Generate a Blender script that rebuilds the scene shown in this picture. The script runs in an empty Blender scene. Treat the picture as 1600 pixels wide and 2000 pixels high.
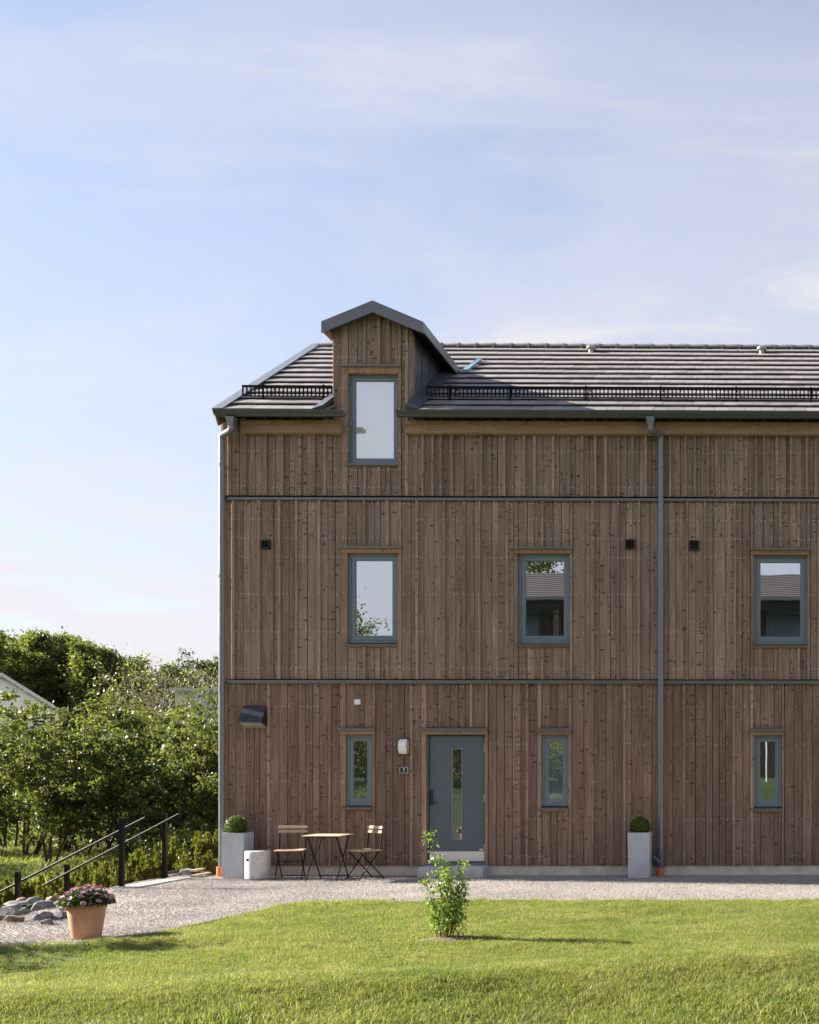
import bpy, bmesh, math, random
import numpy as np
from mathutils import Vector, Matrix

S = bpy.context.scene
COL = S.collection
R = math.radians
random.seed(7)

# ---------------------------------------------------------------- camera
YAW = R(0.74); F = 2160.0; PPX = 1548.0; HOR = 1512.0; DIST = 18.0; EYE = 1.64
cam_d = bpy.data.cameras.new('camera'); cam = bpy.data.objects.new('camera', cam_d); COL.objects.link(cam)
cam.location = (0, -DIST, EYE); cam.rotation_euler = (R(90), 0, -YAW)
cam_d.sensor_width = 36; cam_d.lens = F / 2000 * 36
cam_d.shift_x = (800 - PPX) / 2000; cam_d.shift_y = (HOR - 1000) / 2000
cam_d.clip_start = 0.1; cam_d.clip_end = 3000
S.camera = cam

# ---------------------------------------------------------------- light
SUN_EL = 27.0; SUN_BEHIND = 9.0          # sun from the left, a little behind the facade plane
sv = Vector((-math.cos(R(SUN_EL)) * math.cos(R(SUN_BEHIND)), math.cos(R(SUN_EL)) * math.sin(R(SUN_BEHIND)), math.sin(R(SUN_EL))))
sun_d = bpy.data.lights.new('sun', 'SUN'); sun = bpy.data.objects.new('sun', sun_d); COL.objects.link(sun)
sun_d.energy = 5.0; sun_d.angle = R(0.5); sun_d.color = (1.0, 0.92, 0.80)
sun.location = (-30, 0, 30); sun.rotation_euler = sv.to_track_quat('Z', 'Y').to_euler()

world = bpy.data.worlds.new('World'); S.world = world; world.use_nodes = True
nt = world.node_tree; nt.nodes.clear()
def N(t, typ, **kw):
    n = t.nodes.new(typ)
    for k, v in kw.items():
        if k.startswith('i_'):
            n.inputs[k[2:].replace('_', ' ')].default_value = v
        else:
            setattr(n, k, v)
    return n
def L(t, a, b): t.links.new(a, b)
def mathn(t, op, a, b=None, c=None, clamp=False):
    n = t.nodes.new('ShaderNodeMath'); n.operation = op; n.use_clamp = clamp
    for i, v in enumerate((a, b, c)):
        if v is None: continue
        if isinstance(v, (int, float)): n.inputs[i].default_value = v
        else: t.links.new(v, n.inputs[i])
    return n.outputs[0]
def mixc(t, fac, a, b, blend='MIX'):
    n = t.nodes.new('ShaderNodeMix'); n.data_type = 'RGBA'; n.blend_type = blend
    for i, v in ((0, fac), (6, a), (7, b)):
        if isinstance(v, (int, float)): n.inputs[i].default_value = v
        elif isinstance(v, tuple): n.inputs[i].default_value = (*v, 1) if len(v) == 3 else v
        else: t.links.new(v, n.inputs[i])
    return n.outputs[2]
def ramp(t, fac, stops, interp='LINEAR'):
    n = t.nodes.new('ShaderNodeValToRGB'); n.color_ramp.interpolation = interp
    el = n.color_ramp.elements
    while len(el) < len(stops): el.new(0.5)
    for e, (p, c) in zip(el, stops):
        e.position = p; e.color = (c, c, c, 1) if isinstance(c, (int, float)) else (*c, 1)
    t.links.new(fac, n.inputs[0]); return n.outputs[0]
def noise(t, vec, scale, detail=4, rough=0.55, dist=0.0):
    n = t.nodes.new('ShaderNodeTexNoise'); n.inputs['Scale'].default_value = scale
    n.inputs['Detail'].default_value = detail; n.inputs['Roughness'].default_value = rough
    n.inputs['Distortion'].default_value = dist
    if vec is not None: t.links.new(vec, n.inputs['Vector'])
    return n.outputs[0]
def mapping(t, vec, scale=(1, 1, 1), loc=(0, 0, 0), rot=(0, 0, 0)):
    n = t.nodes.new('ShaderNodeMapping'); n.inputs['Scale'].default_value = scale
    n.inputs['Location'].default_value = loc; n.inputs['Rotation'].default_value = rot
    t.links.new(vec, n.inputs['Vector']); return n.outputs[0]

sky = N(nt, 'ShaderNodeTexSky', sky_type='NISHITA', sun_disc=False)
sky.sun_elevation = R(SUN_EL); sky.sun_rotation = R(-(90 - SUN_BEHIND))
sky.air_density = 0.9; sky.dust_density = 0.25; sky.ozone_density = 3.6
tc = N(nt, 'ShaderNodeTexCoord')
sep = N(nt, 'ShaderNodeSeparateXYZ'); L(nt, tc.outputs['Generated'], sep.inputs[0])
zz = mathn(nt, 'MAXIMUM', mathn(nt, 'ADD', sep.outputs[2], 0.12), 0.06)
cx = mathn(nt, 'DIVIDE', sep.outputs[0], zz); cy = mathn(nt, 'DIVIDE', sep.outputs[1], zz)
cmb = N(nt, 'ShaderNodeCombineXYZ'); L(nt, cx, cmb.inputs[0]); L(nt, cy, cmb.inputs[1])
big = noise(nt, mapping(nt, cmb.outputs[0], (0.42, 0.6, 1), (1.7, 0.4, 0), (0, 0, R(20))), 1.15, 7, 0.58, 0.5)
wisp = noise(nt, mapping(nt, cmb.outputs[0], (0.8, 1.7, 1), (3.1, 2.2, 0), (0, 0, R(-28))), 1.3, 8, 0.6, 0.7)
cl = mathn(nt, 'ADD', mathn(nt, 'MULTIPLY', big, 0.56), mathn(nt, 'MULTIPLY', wisp, 0.44))
cloud = ramp(nt, cl, [(0.41, 0.0), (0.50, 0.36), (0.59, 1.0)], 'EASE')
thin = mathn(nt, 'ADD', mathn(nt, 'MULTIPLY', cloud, 0.50), mathn(nt, 'ADD', 0.06, mathn(nt, 'MULTIPLY', mathn(nt, 'POWER', mathn(nt, 'SUBTRACT', 1.0, sep.outputs[2], clamp=True), 1.35), 0.88)), clamp=True)
# cloud is lit by the same light as the air behind it: brighter near the sun and near the horizon
skyv = N(nt, 'ShaderNodeRGBToBW'); L(nt, sky.outputs[0], skyv.inputs[0])
cb = mathn(nt, 'ADD', mathn(nt, 'MULTIPLY', skyv.outputs[0], 0.06), 3.4)
ccol = N(nt, 'ShaderNodeCombineColor')
L(nt, mathn(nt, 'MULTIPLY', cb, 1.03), ccol.inputs[0]); L(nt, mathn(nt, 'MULTIPLY', cb, 1.02), ccol.inputs[1]); L(nt, mathn(nt, 'MULTIPLY', cb, 1.08), ccol.inputs[2])
skc = mixc(nt, thin, sky.outputs[0], ccol.outputs[0])
bg = N(nt, 'ShaderNodeBackground'); bg.inputs[1].default_value = 0.059
L(nt, skc, bg.inputs[0]); wo = N(nt, 'ShaderNodeOutputWorld'); L(nt, bg.outputs[0], wo.inputs[0])

S.view_settings.view_transform = 'Standard'; S.view_settings.look = 'None'
S.view_settings.exposure = 1.98; S.view_settings.gamma = 1.0; S.view_settings.use_curve_mapping = False
S.render.engine = 'CYCLES'
S.cycles.max_bounces = 8; S.cycles.diffuse_bounces = 3; S.cycles.glossy_bounces = 4; S.cycles.transparent_max_bounces = 8
S.cycles.caustics_reflective = False; S.cycles.caustics_refractive = False

# ---------------------------------------------------------------- photo pixel (1600x2000) -> point of the place
_s, _c = math.sin(YAW), math.cos(YAW)
def W(px, py, y=0.0):
    a = (px - PPX) / F; b = (HOR - py) / F
    t = (y + DIST) / (_c - a * _s)
    return ((_s + a * _c) * t, EYE + b * t)
def X(px, y=0.0): return W(px, HOR, y)[0]
def Z(px, py, y=0.0): return W(px, py, y)[1]
def Zf(py, y=0.0, px=1000): return W(px, py, y)[1]
def G(px, py, z=0.0):
    a = (px - PPX) / F; b = (HOR - py) / F
    t = (z - EYE) / b
    return ((_s + a * _c) * t, -DIST + (_c - a * _s) * t)

# ---------------------------------------------------------------- mesh helpers
class MB:
    def __init__(s): s.v = []; s.f = []; s.m = []
    def add(s, vs, fs, mi=0):
        o = len(s.v); s.v += [tuple(v) for v in vs]
        s.f += [tuple(i + o for i in f) for f in fs]; s.m += [mi] * len(fs)
        return s
    def box(s, x0, x1, y0, y1, z0, z1, mi=0):
        return s.add([(x0, y0, z0), (x1, y0, z0), (x1, y1, z0), (x0, y1, z0), (x0, y0, z1), (x1, y0, z1), (x1, y1, z1), (x0, y1, z1)],
                     [(0, 3, 2, 1), (4, 5, 6, 7), (0, 1, 5, 4), (1, 2, 6, 5), (2, 3, 7, 6), (3, 0, 4, 7)], mi)
    def cbox(s, x0, x1, y0, y1, z0, z1, c=0.004, mi=0):
        """box whose two front vertical edges are chamfered (front = -y)"""
        p = [(x0, y1), (x0, y0 + c), (x0 + c, y0), (x1 - c, y0), (x1, y0 + c), (x1, y1)]
        vs = [(a, b, z0) for a, b in p] + [(a, b, z1) for a, b in p]
        fs = [(i, i + 1, i + 7, i + 6) for i in range(5)] + [(5, 0, 6, 11), (5, 4, 3, 2, 1, 0), (6, 7, 8, 9, 10, 11)]
        return s.add(vs, fs, mi)
    def prism(s, poly, a0, a1, axis='x', mi=0):
        n = len(poly)
        def P(p, a):
            return (a, p[0], p[1]) if axis == 'x' else ((p[0], a, p[1]) if axis == 'y' else (p[0], p[1], a))
        vs = [P(p, a0) for p in poly] + [P(p, a1) for p in poly]
        fs = [(i, (i + 1) % n, n + (i + 1) % n, n + i) for i in range(n)] + [tuple(range(n - 1, -1, -1)), tuple(range(n, 2 * n))]
        return s.add(vs, fs, mi)
    def tube(s, pts, rad, sides=8, caps=True, mi=0):
        pts = [Vector(p) for p in pts]
        if isinstance(rad, (int, float)): rad = [rad] * len(pts)
        o = len(s.v); up0 = None
        for i, p in enumerate(pts):
            d = (pts[min(i + 1, len(pts) - 1)] - pts[max(i - 1, 0)]).normalized()
            if up0 is None:
                up0 = Vector((0, 0, 1)) if abs(d.z) < 0.9 else Vector((1, 0, 0))
            a = d.cross(up0)
            if a.length < 1e-4: a = d.cross(Vector((0.3, 1, 0.2)))
            a.normalize(); b = a.cross(d).normalized(); up0 = b
            for k in range(sides):
                t = 2 * math.pi * k / sides
                s.v.append(tuple(p + (a * math.cos(t) + b * math.sin(t)) * rad[i]))
        for i in range(len(pts) - 1):
            for k in range(sides):
                k2 = (k + 1) % sides
                s.f.append((o + i * sides + k, o + i * sides + k2, o + (i + 1) * sides + k2, o + (i + 1) * sides + k)); s.m.append(mi)
        if caps:
            s.f.append(tuple(o + k for k in range(sides - 1, -1, -1))); s.m.append(mi)
            e = o + (len(pts) - 1) * sides
            s.f.append(tuple(e + k for k in range(sides))); s.m.append(mi)
        return s
    def bar(s, p, q, w, h, mi=0):
        """rectangular bar p->q, w across, h other way"""
        p, q = Vector(p), Vector(q); d = (q - p).normalized()
        u = Vector((0, 0, 1)) if abs(d.z) < 0.95 else Vector((0, 1, 0))
        a = d.cross(u).normalized() * w / 2; b = a.cross(d).normalized() * h / 2
        vs = [p - a - b, p + a - b, p + a + b, p - a + b, q - a - b, q + a - b, q + a + b, q - a + b]
        return s.add(vs, [(0, 3, 2, 1), (4, 5, 6, 7), (0, 1, 5, 4), (1, 2, 6, 5), (2, 3, 7, 6), (3, 0, 4, 7)], mi)
    def lathe(s, prof, n=32, c=(0, 0, 0), mi=0):
        o = len(s.v)
        for r, z in prof:
            for k in range(n):
                t = 2 * math.pi * k / n; s.v.append((c[0] + r * math.cos(t), c[1] + r * math.sin(t), c[2] + z))
        for i in range(len(prof) - 1):
            for k in range(n):
                k2 = (k + 1) % n
                s.f.append((o + i * n + k, o + i * n + k2, o + (i + 1) * n + k2, o + (i + 1) * n + k)); s.m.append(mi)
        s.f.append(tuple(o + k for k in range(n - 1, -1, -1))); s.m.append(mi)
        e = o + (len(prof) - 1) * n
        s.f.append(tuple(e + k for k in range(n))); s.m.append(mi)
        return s
    def mesh(s, name, mats, smooth=False):
        me = bpy.data.meshes.new(name); me.from_pydata(s.v, [], s.f)
        for m in (mats if isinstance(mats, (list, tuple)) else [mats]): me.materials.append(m)
        if len(set(s.m)) > 1: me.polygons.foreach_set('material_index', s.m)
        if smooth:
            me.polygons.foreach_set('use_smooth', [True] * len(me.polygons))
            try: me.set_sharp_from_angle(angle=R(40))
            except Exception: pass
        me.update(); return me
    def obj(s, name, mats, parent=None, smooth=False, loc=None, rz=0):
        return link(name, s.mesh(name, mats, smooth), parent, loc, rz)

def link(name, me, parent=None, loc=None, rz=0):
    o = bpy.data.objects.new(name, me); COL.objects.link(o)
    if parent is not None: o.parent = parent
    if loc is not None: o.location = loc
    if rz: o.rotation_euler.z = rz
    return o
def np_mesh(name, V, Fq, mat, smooth=False):
    """V (n,3), Fq (m,k) all faces of k corners"""
    me = bpy.data.meshes.new(name); V = np.asarray(V, dtype=np.float32); Fq = np.asarray(Fq, dtype=np.int32)
    m, k = Fq.shape
    me.vertices.add(len(V)); me.vertices.foreach_set('co', V.ravel())
    me.loops.add(m * k); me.loops.foreach_set('vertex_index', Fq.ravel())
    me.polygons.add(m); me.polygons.foreach_set('loop_start', np.arange(m, dtype=np.int32) * k)
    me.polygons.foreach_set('loop_total', np.full(m, k, dtype=np.int32))
    if smooth: me.polygons.foreach_set('use_smooth', np.ones(m, dtype=bool))
    me.materials.append(mat); me.update(calc_edges=True); me.validate(); return me
def tag(o, label=None, cat=None, group=None, kind=None):
    if label: o['label'] = label
    if cat: o['category'] = cat
    if group: o['group'] = group
    if kind: o['kind'] = kind
    return o
def thing(name, label, cat, loc=(0, 0, 0), rz=0, group=None):
    o = link(name, None, None, loc, rz); tag(o, label, cat, group); return o
def copy_tree(o, parent=None, top=None):
    c = o.copy(); COL.objects.link(c)
    if parent is not None: c.parent = parent
    for ch in [k for k in o.children]: copy_tree(ch, c)
    return c

# ---------------------------------------------------------------- materials
def new_mat(name):
    m = bpy.data.materials.new(name); m.use_nodes = True; t = m.node_tree; t.nodes.clear()
    out = N(t, 'ShaderNodeOutputMaterial'); b = N(t, 'ShaderNodeBsdfPrincipled'); L(t, b.outputs[0], out.inputs[0])
    return m, t, b, out
def coords(t, kind='Object', rand=True):
    c = N(t, 'ShaderNodeTexCoord').outputs[kind]
    if not rand: return c, None
    oi = N(t, 'ShaderNodeObjectInfo'); v = N(t, 'ShaderNodeVectorMath', operation='SCALE')
    cmb = N(t, 'ShaderNodeCombineXYZ')
    for i, k in enumerate((37.0, 53.0, 71.0)): L(t, mathn(t, 'MULTIPLY', oi.outputs['Random'], k), cmb.inputs[i])
    a = N(t, 'ShaderNodeVectorMath', operation='ADD'); L(t, c, a.inputs[0]); L(t, cmb.outputs[0], a.inputs[1])
    return a.outputs[0], oi.outputs['Random']
def bump(t, b, h, strength=0.3, dist=0.01):
    n = N(t, 'ShaderNodeBump'); n.inputs['Strength'].default_value = strength; n.inputs['Distance'].default_value = dist
    L(t, h, n.inputs['Height']); L(t, n.outputs[0], b.inputs['Normal'])
def simple(name, col, rough=0.5, metal=0.0, var=0.12, scale=6.0, bmp=0.0, bscale=60.0, spec=0.5, stretch=(1, 1, 1)):
    m, t, b, _ = new_mat(name); c, rnd = coords(t)
    n = noise(t, mapping(t, c, stretch), scale, 5, 0.6)
    dark = tuple(x * (1 - var) for x in col); lite = tuple(min(1, x * (1 + var)) for x in col)
    L(t, mixc(t, ramp(t, n, [(0.3, 0.0), (0.7, 1.0)]), dark, lite), b.inputs['Base Color'])
    L(t, mathn(t, 'ADD', mathn(t, 'MULTIPLY', n, 0.2), rough - 0.1), b.inputs['Roughness'])
    b.inputs['Metallic'].default_value = metal; b.inputs['Specular IOR Level'].default_value = spec
    if bmp: bump(t, b, noise(t, c, bscale, 4), bmp, 0.004)
    return m

def wood(name, cols, knots=1.0, rough=0.75, grey=0.0, gvec=(60, 60, 1.6), horiz=False):
    """cols: dark, mid, light. grain along z (along x when horiz)"""
    m, t, b, _ = new_mat(name); c, rnd = coords(t)
    if horiz: c = mapping(t, c, rot=(0, R(90), 0))
    grain = noise(t, mapping(t, c, gvec), 1.0, 5, 0.6, 0.4)
    fine = noise(t, mapping(t, c, (gvec[0] * 4.5, gvec[1] * 4.5, gvec[2] * 1.5)), 1.0, 3, 0.6)
    blot = noise(t, mapping(t, c, (5, 5, 1.0)), 1.0, 4, 0.6)
    g = mathn(t, 'ADD', mathn(t, 'MULTIPLY', grain, 0.5), mathn(t, 'ADD', mathn(t, 'MULTIPLY', fine, 0.22), mathn(t, 'MULTIPLY', blot, 0.28)))
    col = N(t, 'ShaderNodeValToRGB'); el = col.color_ramp.elements; el.new(0.5)
    for e, p, k in zip(el, (0.34, 0.5, 0.66), cols): e.position = p; e.color = (*k, 1)
    L(t, g, col.inputs[0]); colr = col.outputs[0]
    # per piece tone
    tone = mathn(t, 'ADD', mathn(t, 'MULTIPLY', rnd, 0.44), 0.78)
    tn = N(t, 'ShaderNodeCombineColor')
    for i, k in enumerate((1.0, 1.0, 1.0)): L(t, tone, tn.inputs[i])
    colr = mixc(t, 1.0, colr, tn.outputs[0], 'MULTIPLY')
    wp = N(t, 'ShaderNodeNewGeometry').outputs['Position']
    wx_ = noise(t, mapping(t, wp, (0.9, 0.9, 0.35)), 1.0, 5, 0.6); wx2 = noise(t, mapping(t, wp, (6, 6, 0.5)), 1.0, 3, 0.6)
    wf = mathn(t, 'ADD', 0.76, mathn(t, 'ADD', mathn(t, 'MULTIPLY', wx_, 0.42), mathn(t, 'MULTIPLY', wx2, 0.26)))
    wc = N(t, 'ShaderNodeCombineColor')
    for i in range(3): L(t, wf, wc.inputs[i])
    colr = mixc(t, 1.0, colr, wc.outputs[0], 'MULTIPLY')
    if grey:
        r2 = N(t, 'ShaderNodeTexWhiteNoise', noise_dimensions='1D'); L(t, rnd, r2.inputs['W'])
        colr = mixc(t, mathn(t, 'MULTIPLY', r2.outputs[0], grey), colr, (0.29, 0.232, 0.20))
    if knots:
        wob = N(t, 'ShaderNodeTexNoise'); wob.inputs['Scale'].default_value = 30; L(t, c, wob.inputs['Vector'])
        vm = N(t, 'ShaderNodeVectorMath', operation='MULTIPLY_ADD'); L(t, wob.outputs['Color'], vm.inputs[0])
        vm.inputs[1].default_value = (0.05, 0.05, 0.035); L(t, c, vm.inputs[2])
        def spots(sc, thr, size, seed):
            v = N(t, 'ShaderNodeTexVoronoi'); v.inputs['Scale'].default_value = 1.0
            L(t, mapping(t, vm.outputs[0], sc, (seed, seed * 1.7, seed * 0.6)), v.inputs['Vector'])
            sp = N(t, 'ShaderNodeSeparateColor'); L(t, v.outputs['Color'], sp.inputs[0])
            on = mathn(t, 'GREATER_THAN', sp.outputs[0], thr)
            rr = mathn(t, 'MULTIPLY', mathn(t, 'ADD', sp.outputs[1], 0.5), size)
            d = mathn(t, 'SUBTRACT', 1.0, mathn(t, 'DIVIDE', v.outputs['Distance'], rr), clamp=True)
            return mathn(t, 'MULTIPLY', on, mathn(t, 'MULTIPLY', d, 1.9, clamp=True), clamp=True)
        k1 = spots((8, 8, 10), 0.48, 0.16, 0.0)          # round knots
        k2 = spots((7, 7, 21), 0.60, 0.28, 3.1)         # ticks across the grain
        k3 = spots((55, 55, 4.2), 0.80, 0.34, 7.7)      # short drying cracks along the grain
        kk = mathn(t, 'MAXIMUM', k1, mathn(t, 'MAXIMUM', mathn(t, 'MULTIPLY', k2, 0.8), mathn(t, 'MULTIPLY', k3, 0.65)))
        colr = mixc(t, mathn(t, 'MULTIPLY', kk, knots), colr, (0.030, 0.019, 0.014))
    L(t, colr, b.inputs['Base Color']); b.inputs['Roughness'].default_value = rough
    b.inputs['Specular IOR Level'].default_value = 0.25
    bump(t, b, mathn(t, 'ADD', grain, mathn(t, 'MULTIPLY', fine, 0.6)), 0.35, 0.004)
    return m

def leafmat(name, c1, c2, transl=0.45, tcol=None, rough=0.45, nscale=1.5, spec=0.22):
    m, t, b, out = new_mat(name); c, rnd = coords(t)
    n = noise(t, c, nscale, 3, 0.6)
    geo = N(t, 'ShaderNodeNewGeometry')
    f = mathn(t, 'ADD', mathn(t, 'MULTIPLY', n, 0.6), mathn(t, 'MULTIPLY', geo.outputs['Random Per Island'], 0.5))
    col = mixc(t, ramp(t, f, [(0.25, 0.0), (0.8, 1.0)]), c1, c2)
    L(t, col, b.inputs['Base Color']); b.inputs['Roughness'].default_value = rough; b.inputs['Specular IOR Level'].default_value = spec
    tr = N(t, 'ShaderNodeBsdfTranslucent')
    L(t, mixc(t, 1.0, col, tcol or (1.6, 1.9, 0.7), 'MULTIPLY'), tr.inputs[0])
    mx = N(t, 'ShaderNodeMixShader'); mx.inputs[0].default_value = transl
    L(t, b.outputs[0], mx.inputs[1]); L(t, tr.outputs[0], mx.inputs[2]); L(t, mx.outputs[0], out.inputs[0])
    return m

def glass(name, body, refl, wav=0.02):
    m, t, b, out = new_mat(name); c, rnd = coords(t)
    b.inputs['Base Color'].default_value = (*body, 1); b.inputs['Roughness'].default_value = 0.3
    gl = N(t, 'ShaderNodeBsdfGlossy'); gl.inputs['Roughness'].default_value = 0.0; gl.inputs[0].default_value = (0.86, 0.92, 1.0, 1)
    lw = N(t, 'ShaderNodeLayerWeight'); lw.inputs['Blend'].default_value = 0.25
    fac = mathn(t, 'ADD', mathn(t, 'MULTIPLY', lw.outputs['Fresnel'], 0.5), refl, clamp=True)
    mx = N(t, 'ShaderNodeMixShader'); L(t, fac, mx.inputs[0]); L(t, b.outputs[0], mx.inputs[1]); L(t, gl.outputs[0], mx.inputs[2])
    L(t, mx.outputs[0], out.inputs[0])
    n = N(t, 'ShaderNodeBump'); n.inputs['Strength'].default_value = wav; n.inputs['Distance'].default_value = 0.02
    L(t, noise(t, c, 1.8, 1, 0.4), n.inputs['Height']); L(t, n.outputs[0], gl.inputs['Normal'])
    return m

M = {}
M['clad'] = wood('weathered cladding wood', ((0.108, 0.067, 0.049), (0.246, 0.163, 0.123), (0.43, 0.305, 0.242)), 1.0, grey=0.4)
M['clad_low'] = wood('brown cladding wood', ((0.092, 0.056, 0.040), (0.194, 0.122, 0.088), (0.33, 0.222, 0.166)), 0.95, grey=0.12)
M['batten'] = wood('batten wood', ((0.125, 0.078, 0.054), (0.275, 0.181, 0.131), (0.43, 0.30, 0.225)), 0.8, grey=0.25)
M['casing'] = wood('fresh brown casing wood', ((0.17, 0.098, 0.052), (0.29, 0.17, 0.095), (0.38, 0.24, 0.14)), 0.5)
M['fascia'] = wood('eave board wood', ((0.17, 0.110, 0.072), (0.27, 0.180, 0.122), (0.36, 0.255, 0.182)), 0.3, horiz=True)
M['slat'] = wood('pale slat wood', ((0.32, 0.225, 0.15), (0.46, 0.345, 0.245), (0.56, 0.45, 0.34)), 0.2, horiz=True)
M['slat_y'] = wood('grey brown plank wood', ((0.16, 0.13, 0.10), (0.30, 0.26, 0.21), (0.42, 0.38, 0.32)), 0.3, horiz=True)
M['core'] = simple('dark wall paper', (0.02, 0.018, 0.016), 0.9)
M['frame'] = simple('grey blue window paint', (0.175, 0.212, 0.255), 0.36, var=0.05, bmp=0.03)
M['door'] = simple('grey blue door paint', (0.100, 0.125, 0.150), 0.42, var=0.05, bmp=0.03)
M['flash'] = simple('grey coated sheet metal', (0.150, 0.155, 0.172), 0.36, 0.25, var=0.08, bmp=0.02, bscale=8)
M['flash_dark'] = simple('dark coated sheet metal', (0.085, 0.095, 0.118), 0.38, 0.2, var=0.1, bmp=0.03, bscale=5)
M['verge'] = simple('light grey verge metal', (0.20, 0.215, 0.24), 0.36, 0.2, var=0.06, bmp=0.02, bscale=6)
M['gutter'] = simple('dark olive gutter metal', (0.070, 0.072, 0.070), 0.36, 0.2, var=0.08)
M['pipe'] = simple('grey downpipe metal', (0.20, 0.206, 0.222), 0.34, 0.35, var=0.06)
M['black'] = simple('black powder coat', (0.006, 0.006, 0.007), 0.5, 0.0, var=0.15, spec=0.12)
M['blackplastic'] = simple('black plastic', (0.015, 0.016, 0.019), 0.45, var=0.1)
M['hood'] = simple('dark blue hood metal', (0.022, 0.026, 0.040), 0.3, 0.2, var=0.1)
M['hood_in'] = simple('pale hood lining', (0.34, 0.33, 0.31), 0.6)
M['white'] = simple('white plastic', (0.86, 0.86, 0.86), 0.35, var=0.03)
M['opal'] = simple('opal lamp glass', (0.88, 0.88, 0.90), 0.25, var=0.02)
M['steel'] = simple('brushed steel kick plate', (0.78, 0.74, 0.70), 0.5, 0.1, var=0.05, stretch=(1, 1, 30))
M['hinge'] = simple('zinc hinge', (0.62, 0.63, 0.65), 0.4, 0.4, var=0.05)
M['screw'] = simple('zinc screw head', (0.72, 0.71, 0.70), 0.4, 0.1, var=0.2)
M['conc'] = simple('grey step concrete', (0.46, 0.45, 0.455), 0.85, var=0.18, scale=9, bmp=0.25, bscale=80)
M['slab'] = simple('weathered stair concrete', (0.27, 0.26, 0.255), 0.88, var=0.2, scale=9, bmp=0.25, bscale=80)
M['plinth'] = simple('pale plinth concrete', (0.62, 0.56, 0.48), 0.88, var=0.2, scale=4, bmp=0.2, bscale=50)
M['planter'] = simple('pale blue grey planter', (0.47, 0.49, 0.53), 0.75, var=0.10, scale=7, bmp=0.12, bscale=60)
M['stool'] = simple('pale stool concrete', (0.60, 0.575, 0.57), 0.8, var=0.18, scale=11, bmp=0.2, bscale=70)
M['terra'] = simple('terracotta', (0.52, 0.27, 0.165), 0.8, var=0.14, scale=10, bmp=0.15, bscale=50)
M['soil'] = simple('dark soil', (0.125, 0.080, 0.055), 0.95, var=0.4, scale=40, bmp=0.9, bscale=60)
M['orange'] = simple('orange drain plastic', (0.55, 0.15, 0.06), 0.5, var=0.08)
M['rock'] = simple('grey field stone', (0.165, 0.160, 0.160), 0.85, var=0.62, scale=13, bmp=1.0, bscale=22)
M['rock_brown'] = simple('brown field stone', (0.20, 0.135, 0.085), 0.85, var=0.55, scale=13, bmp=1.0, bscale=22)
M['bark'] = simple('brown bark', (0.075, 0.055, 0.042), 0.9, var=0.4, scale=8, bmp=0.7, bscale=25, stretch=(1, 1, 0.25))
M['bark_pale'] = simple('pale bark', (0.30, 0.26, 0.21), 0.85, var=0.4, scale=6, bmp=0.4)
M['stemgreen'] = simple('brown green stem', (0.16, 0.10, 0.05), 0.7, var=0.2, scale=20)
M['whitewall'] = simple('white house paint', (0.74, 0.73, 0.71), 0.7, var=0.05)
M['greywall'] = simple('pale grey boards', (0.46, 0.47, 0.49), 0.7, var=0.1)
M['greyroof'] = simple('pale metal roof', (0.50, 0.51, 0.53), 0.45, 0.1, var=0.1)
M['darkglass'] = glass('dark pane', (0.015, 0.018, 0.022), 0.12)
M['pane'] = glass('window pane', (0.010, 0.012, 0.015), 0.62, 0.03)
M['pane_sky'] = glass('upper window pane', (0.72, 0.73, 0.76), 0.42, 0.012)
M['pane_low'] = glass('lower window pane', (0.010, 0.011, 0.012), 0.30, 0.03)
M['pane_teal'] = glass('curtained pane', (0.085, 0.15, 0.165), 0.38, 0.03)
M['blueflash'] = simple('pale blue valley sheet and skylit glass', (0.22, 0.36, 0.45), 0.4, 0.1)
M['greenedge'] = simple('dark teal edging', (0.015, 0.06, 0.06), 0.4)

def tile_mat():
    m, t, b, _ = new_mat('grey brown roof tile'); c, rnd = coords(t)
    n = noise(t, c, 25, 5, 0.65); n2 = noise(t, c, 4, 3)
    tone = mathn(t, 'ADD', mathn(t, 'MULTIPLY', rnd, 0.42), 0.78)
    tn = N(t, 'ShaderNodeCombineColor')
    for i in range(3): L(t, tone, tn.inputs[i])
    col = mixc(t, mathn(t, 'ADD', mathn(t, 'MULTIPLY', n, 0.6), mathn(t, 'MULTIPLY', n2, 0.4)), (0.160, 0.146, 0.146), (0.330, 0.300, 0.295))
    L(t, mixc(t, 1.0, col, tn.outputs[0], 'MULTIPLY'), b.inputs['Base Color'])
    b.inputs['Roughness'].default_value = 0.5; b.inputs['Specular IOR Level'].default_value = 0.7
    bump(t, b, n, 0.25, 0.003); return m
M['tile'] = tile_mat()
M['oldtile'] = simple('dark weathered roof tile', (0.085, 0.072, 0.066), 0.7, var=0.2, scale=12)

def gravel_mat():
    m, t, b, _ = new_mat('gravel bed'); c, _r = coords(t, rand=False)
    v = N(t, 'ShaderNodeTexVoronoi'); v.inputs['Scale'].default_value = 55; L(t, c, v.inputs['Vector'])
    n = noise(t, c, 0.9, 5, 0.6); n3 = noise(t, c, 160, 2)
    sp = N(t, 'ShaderNodeSeparateColor'); L(t, v.outputs['Color'], sp.inputs[0])
    f = mathn(t, 'ADD', mathn(t, 'MULTIPLY', sp.outputs[0], 0.6), mathn(t, 'ADD', mathn(t, 'MULTIPLY', n, 0.25), mathn(t, 'MULTIPLY', n3, 0.25)))
    L(t, ramp(t, f, [(0.15, (0.19, 0.17, 0.158)), (0.45, (0.29, 0.26, 0.243)), (0.95, (0.38, 0.35, 0.33))]), b.inputs['Base Color'])
    b.inputs['Roughness'].default_value = 0.9
    bump(t, b, mathn(t, 'SUBTRACT', mathn(t, 'MULTIPLY', n3, 0.5), v.outputs['Distance']), 0.6, 0.008); return m
M['gravel'] = gravel_mat()
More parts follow.
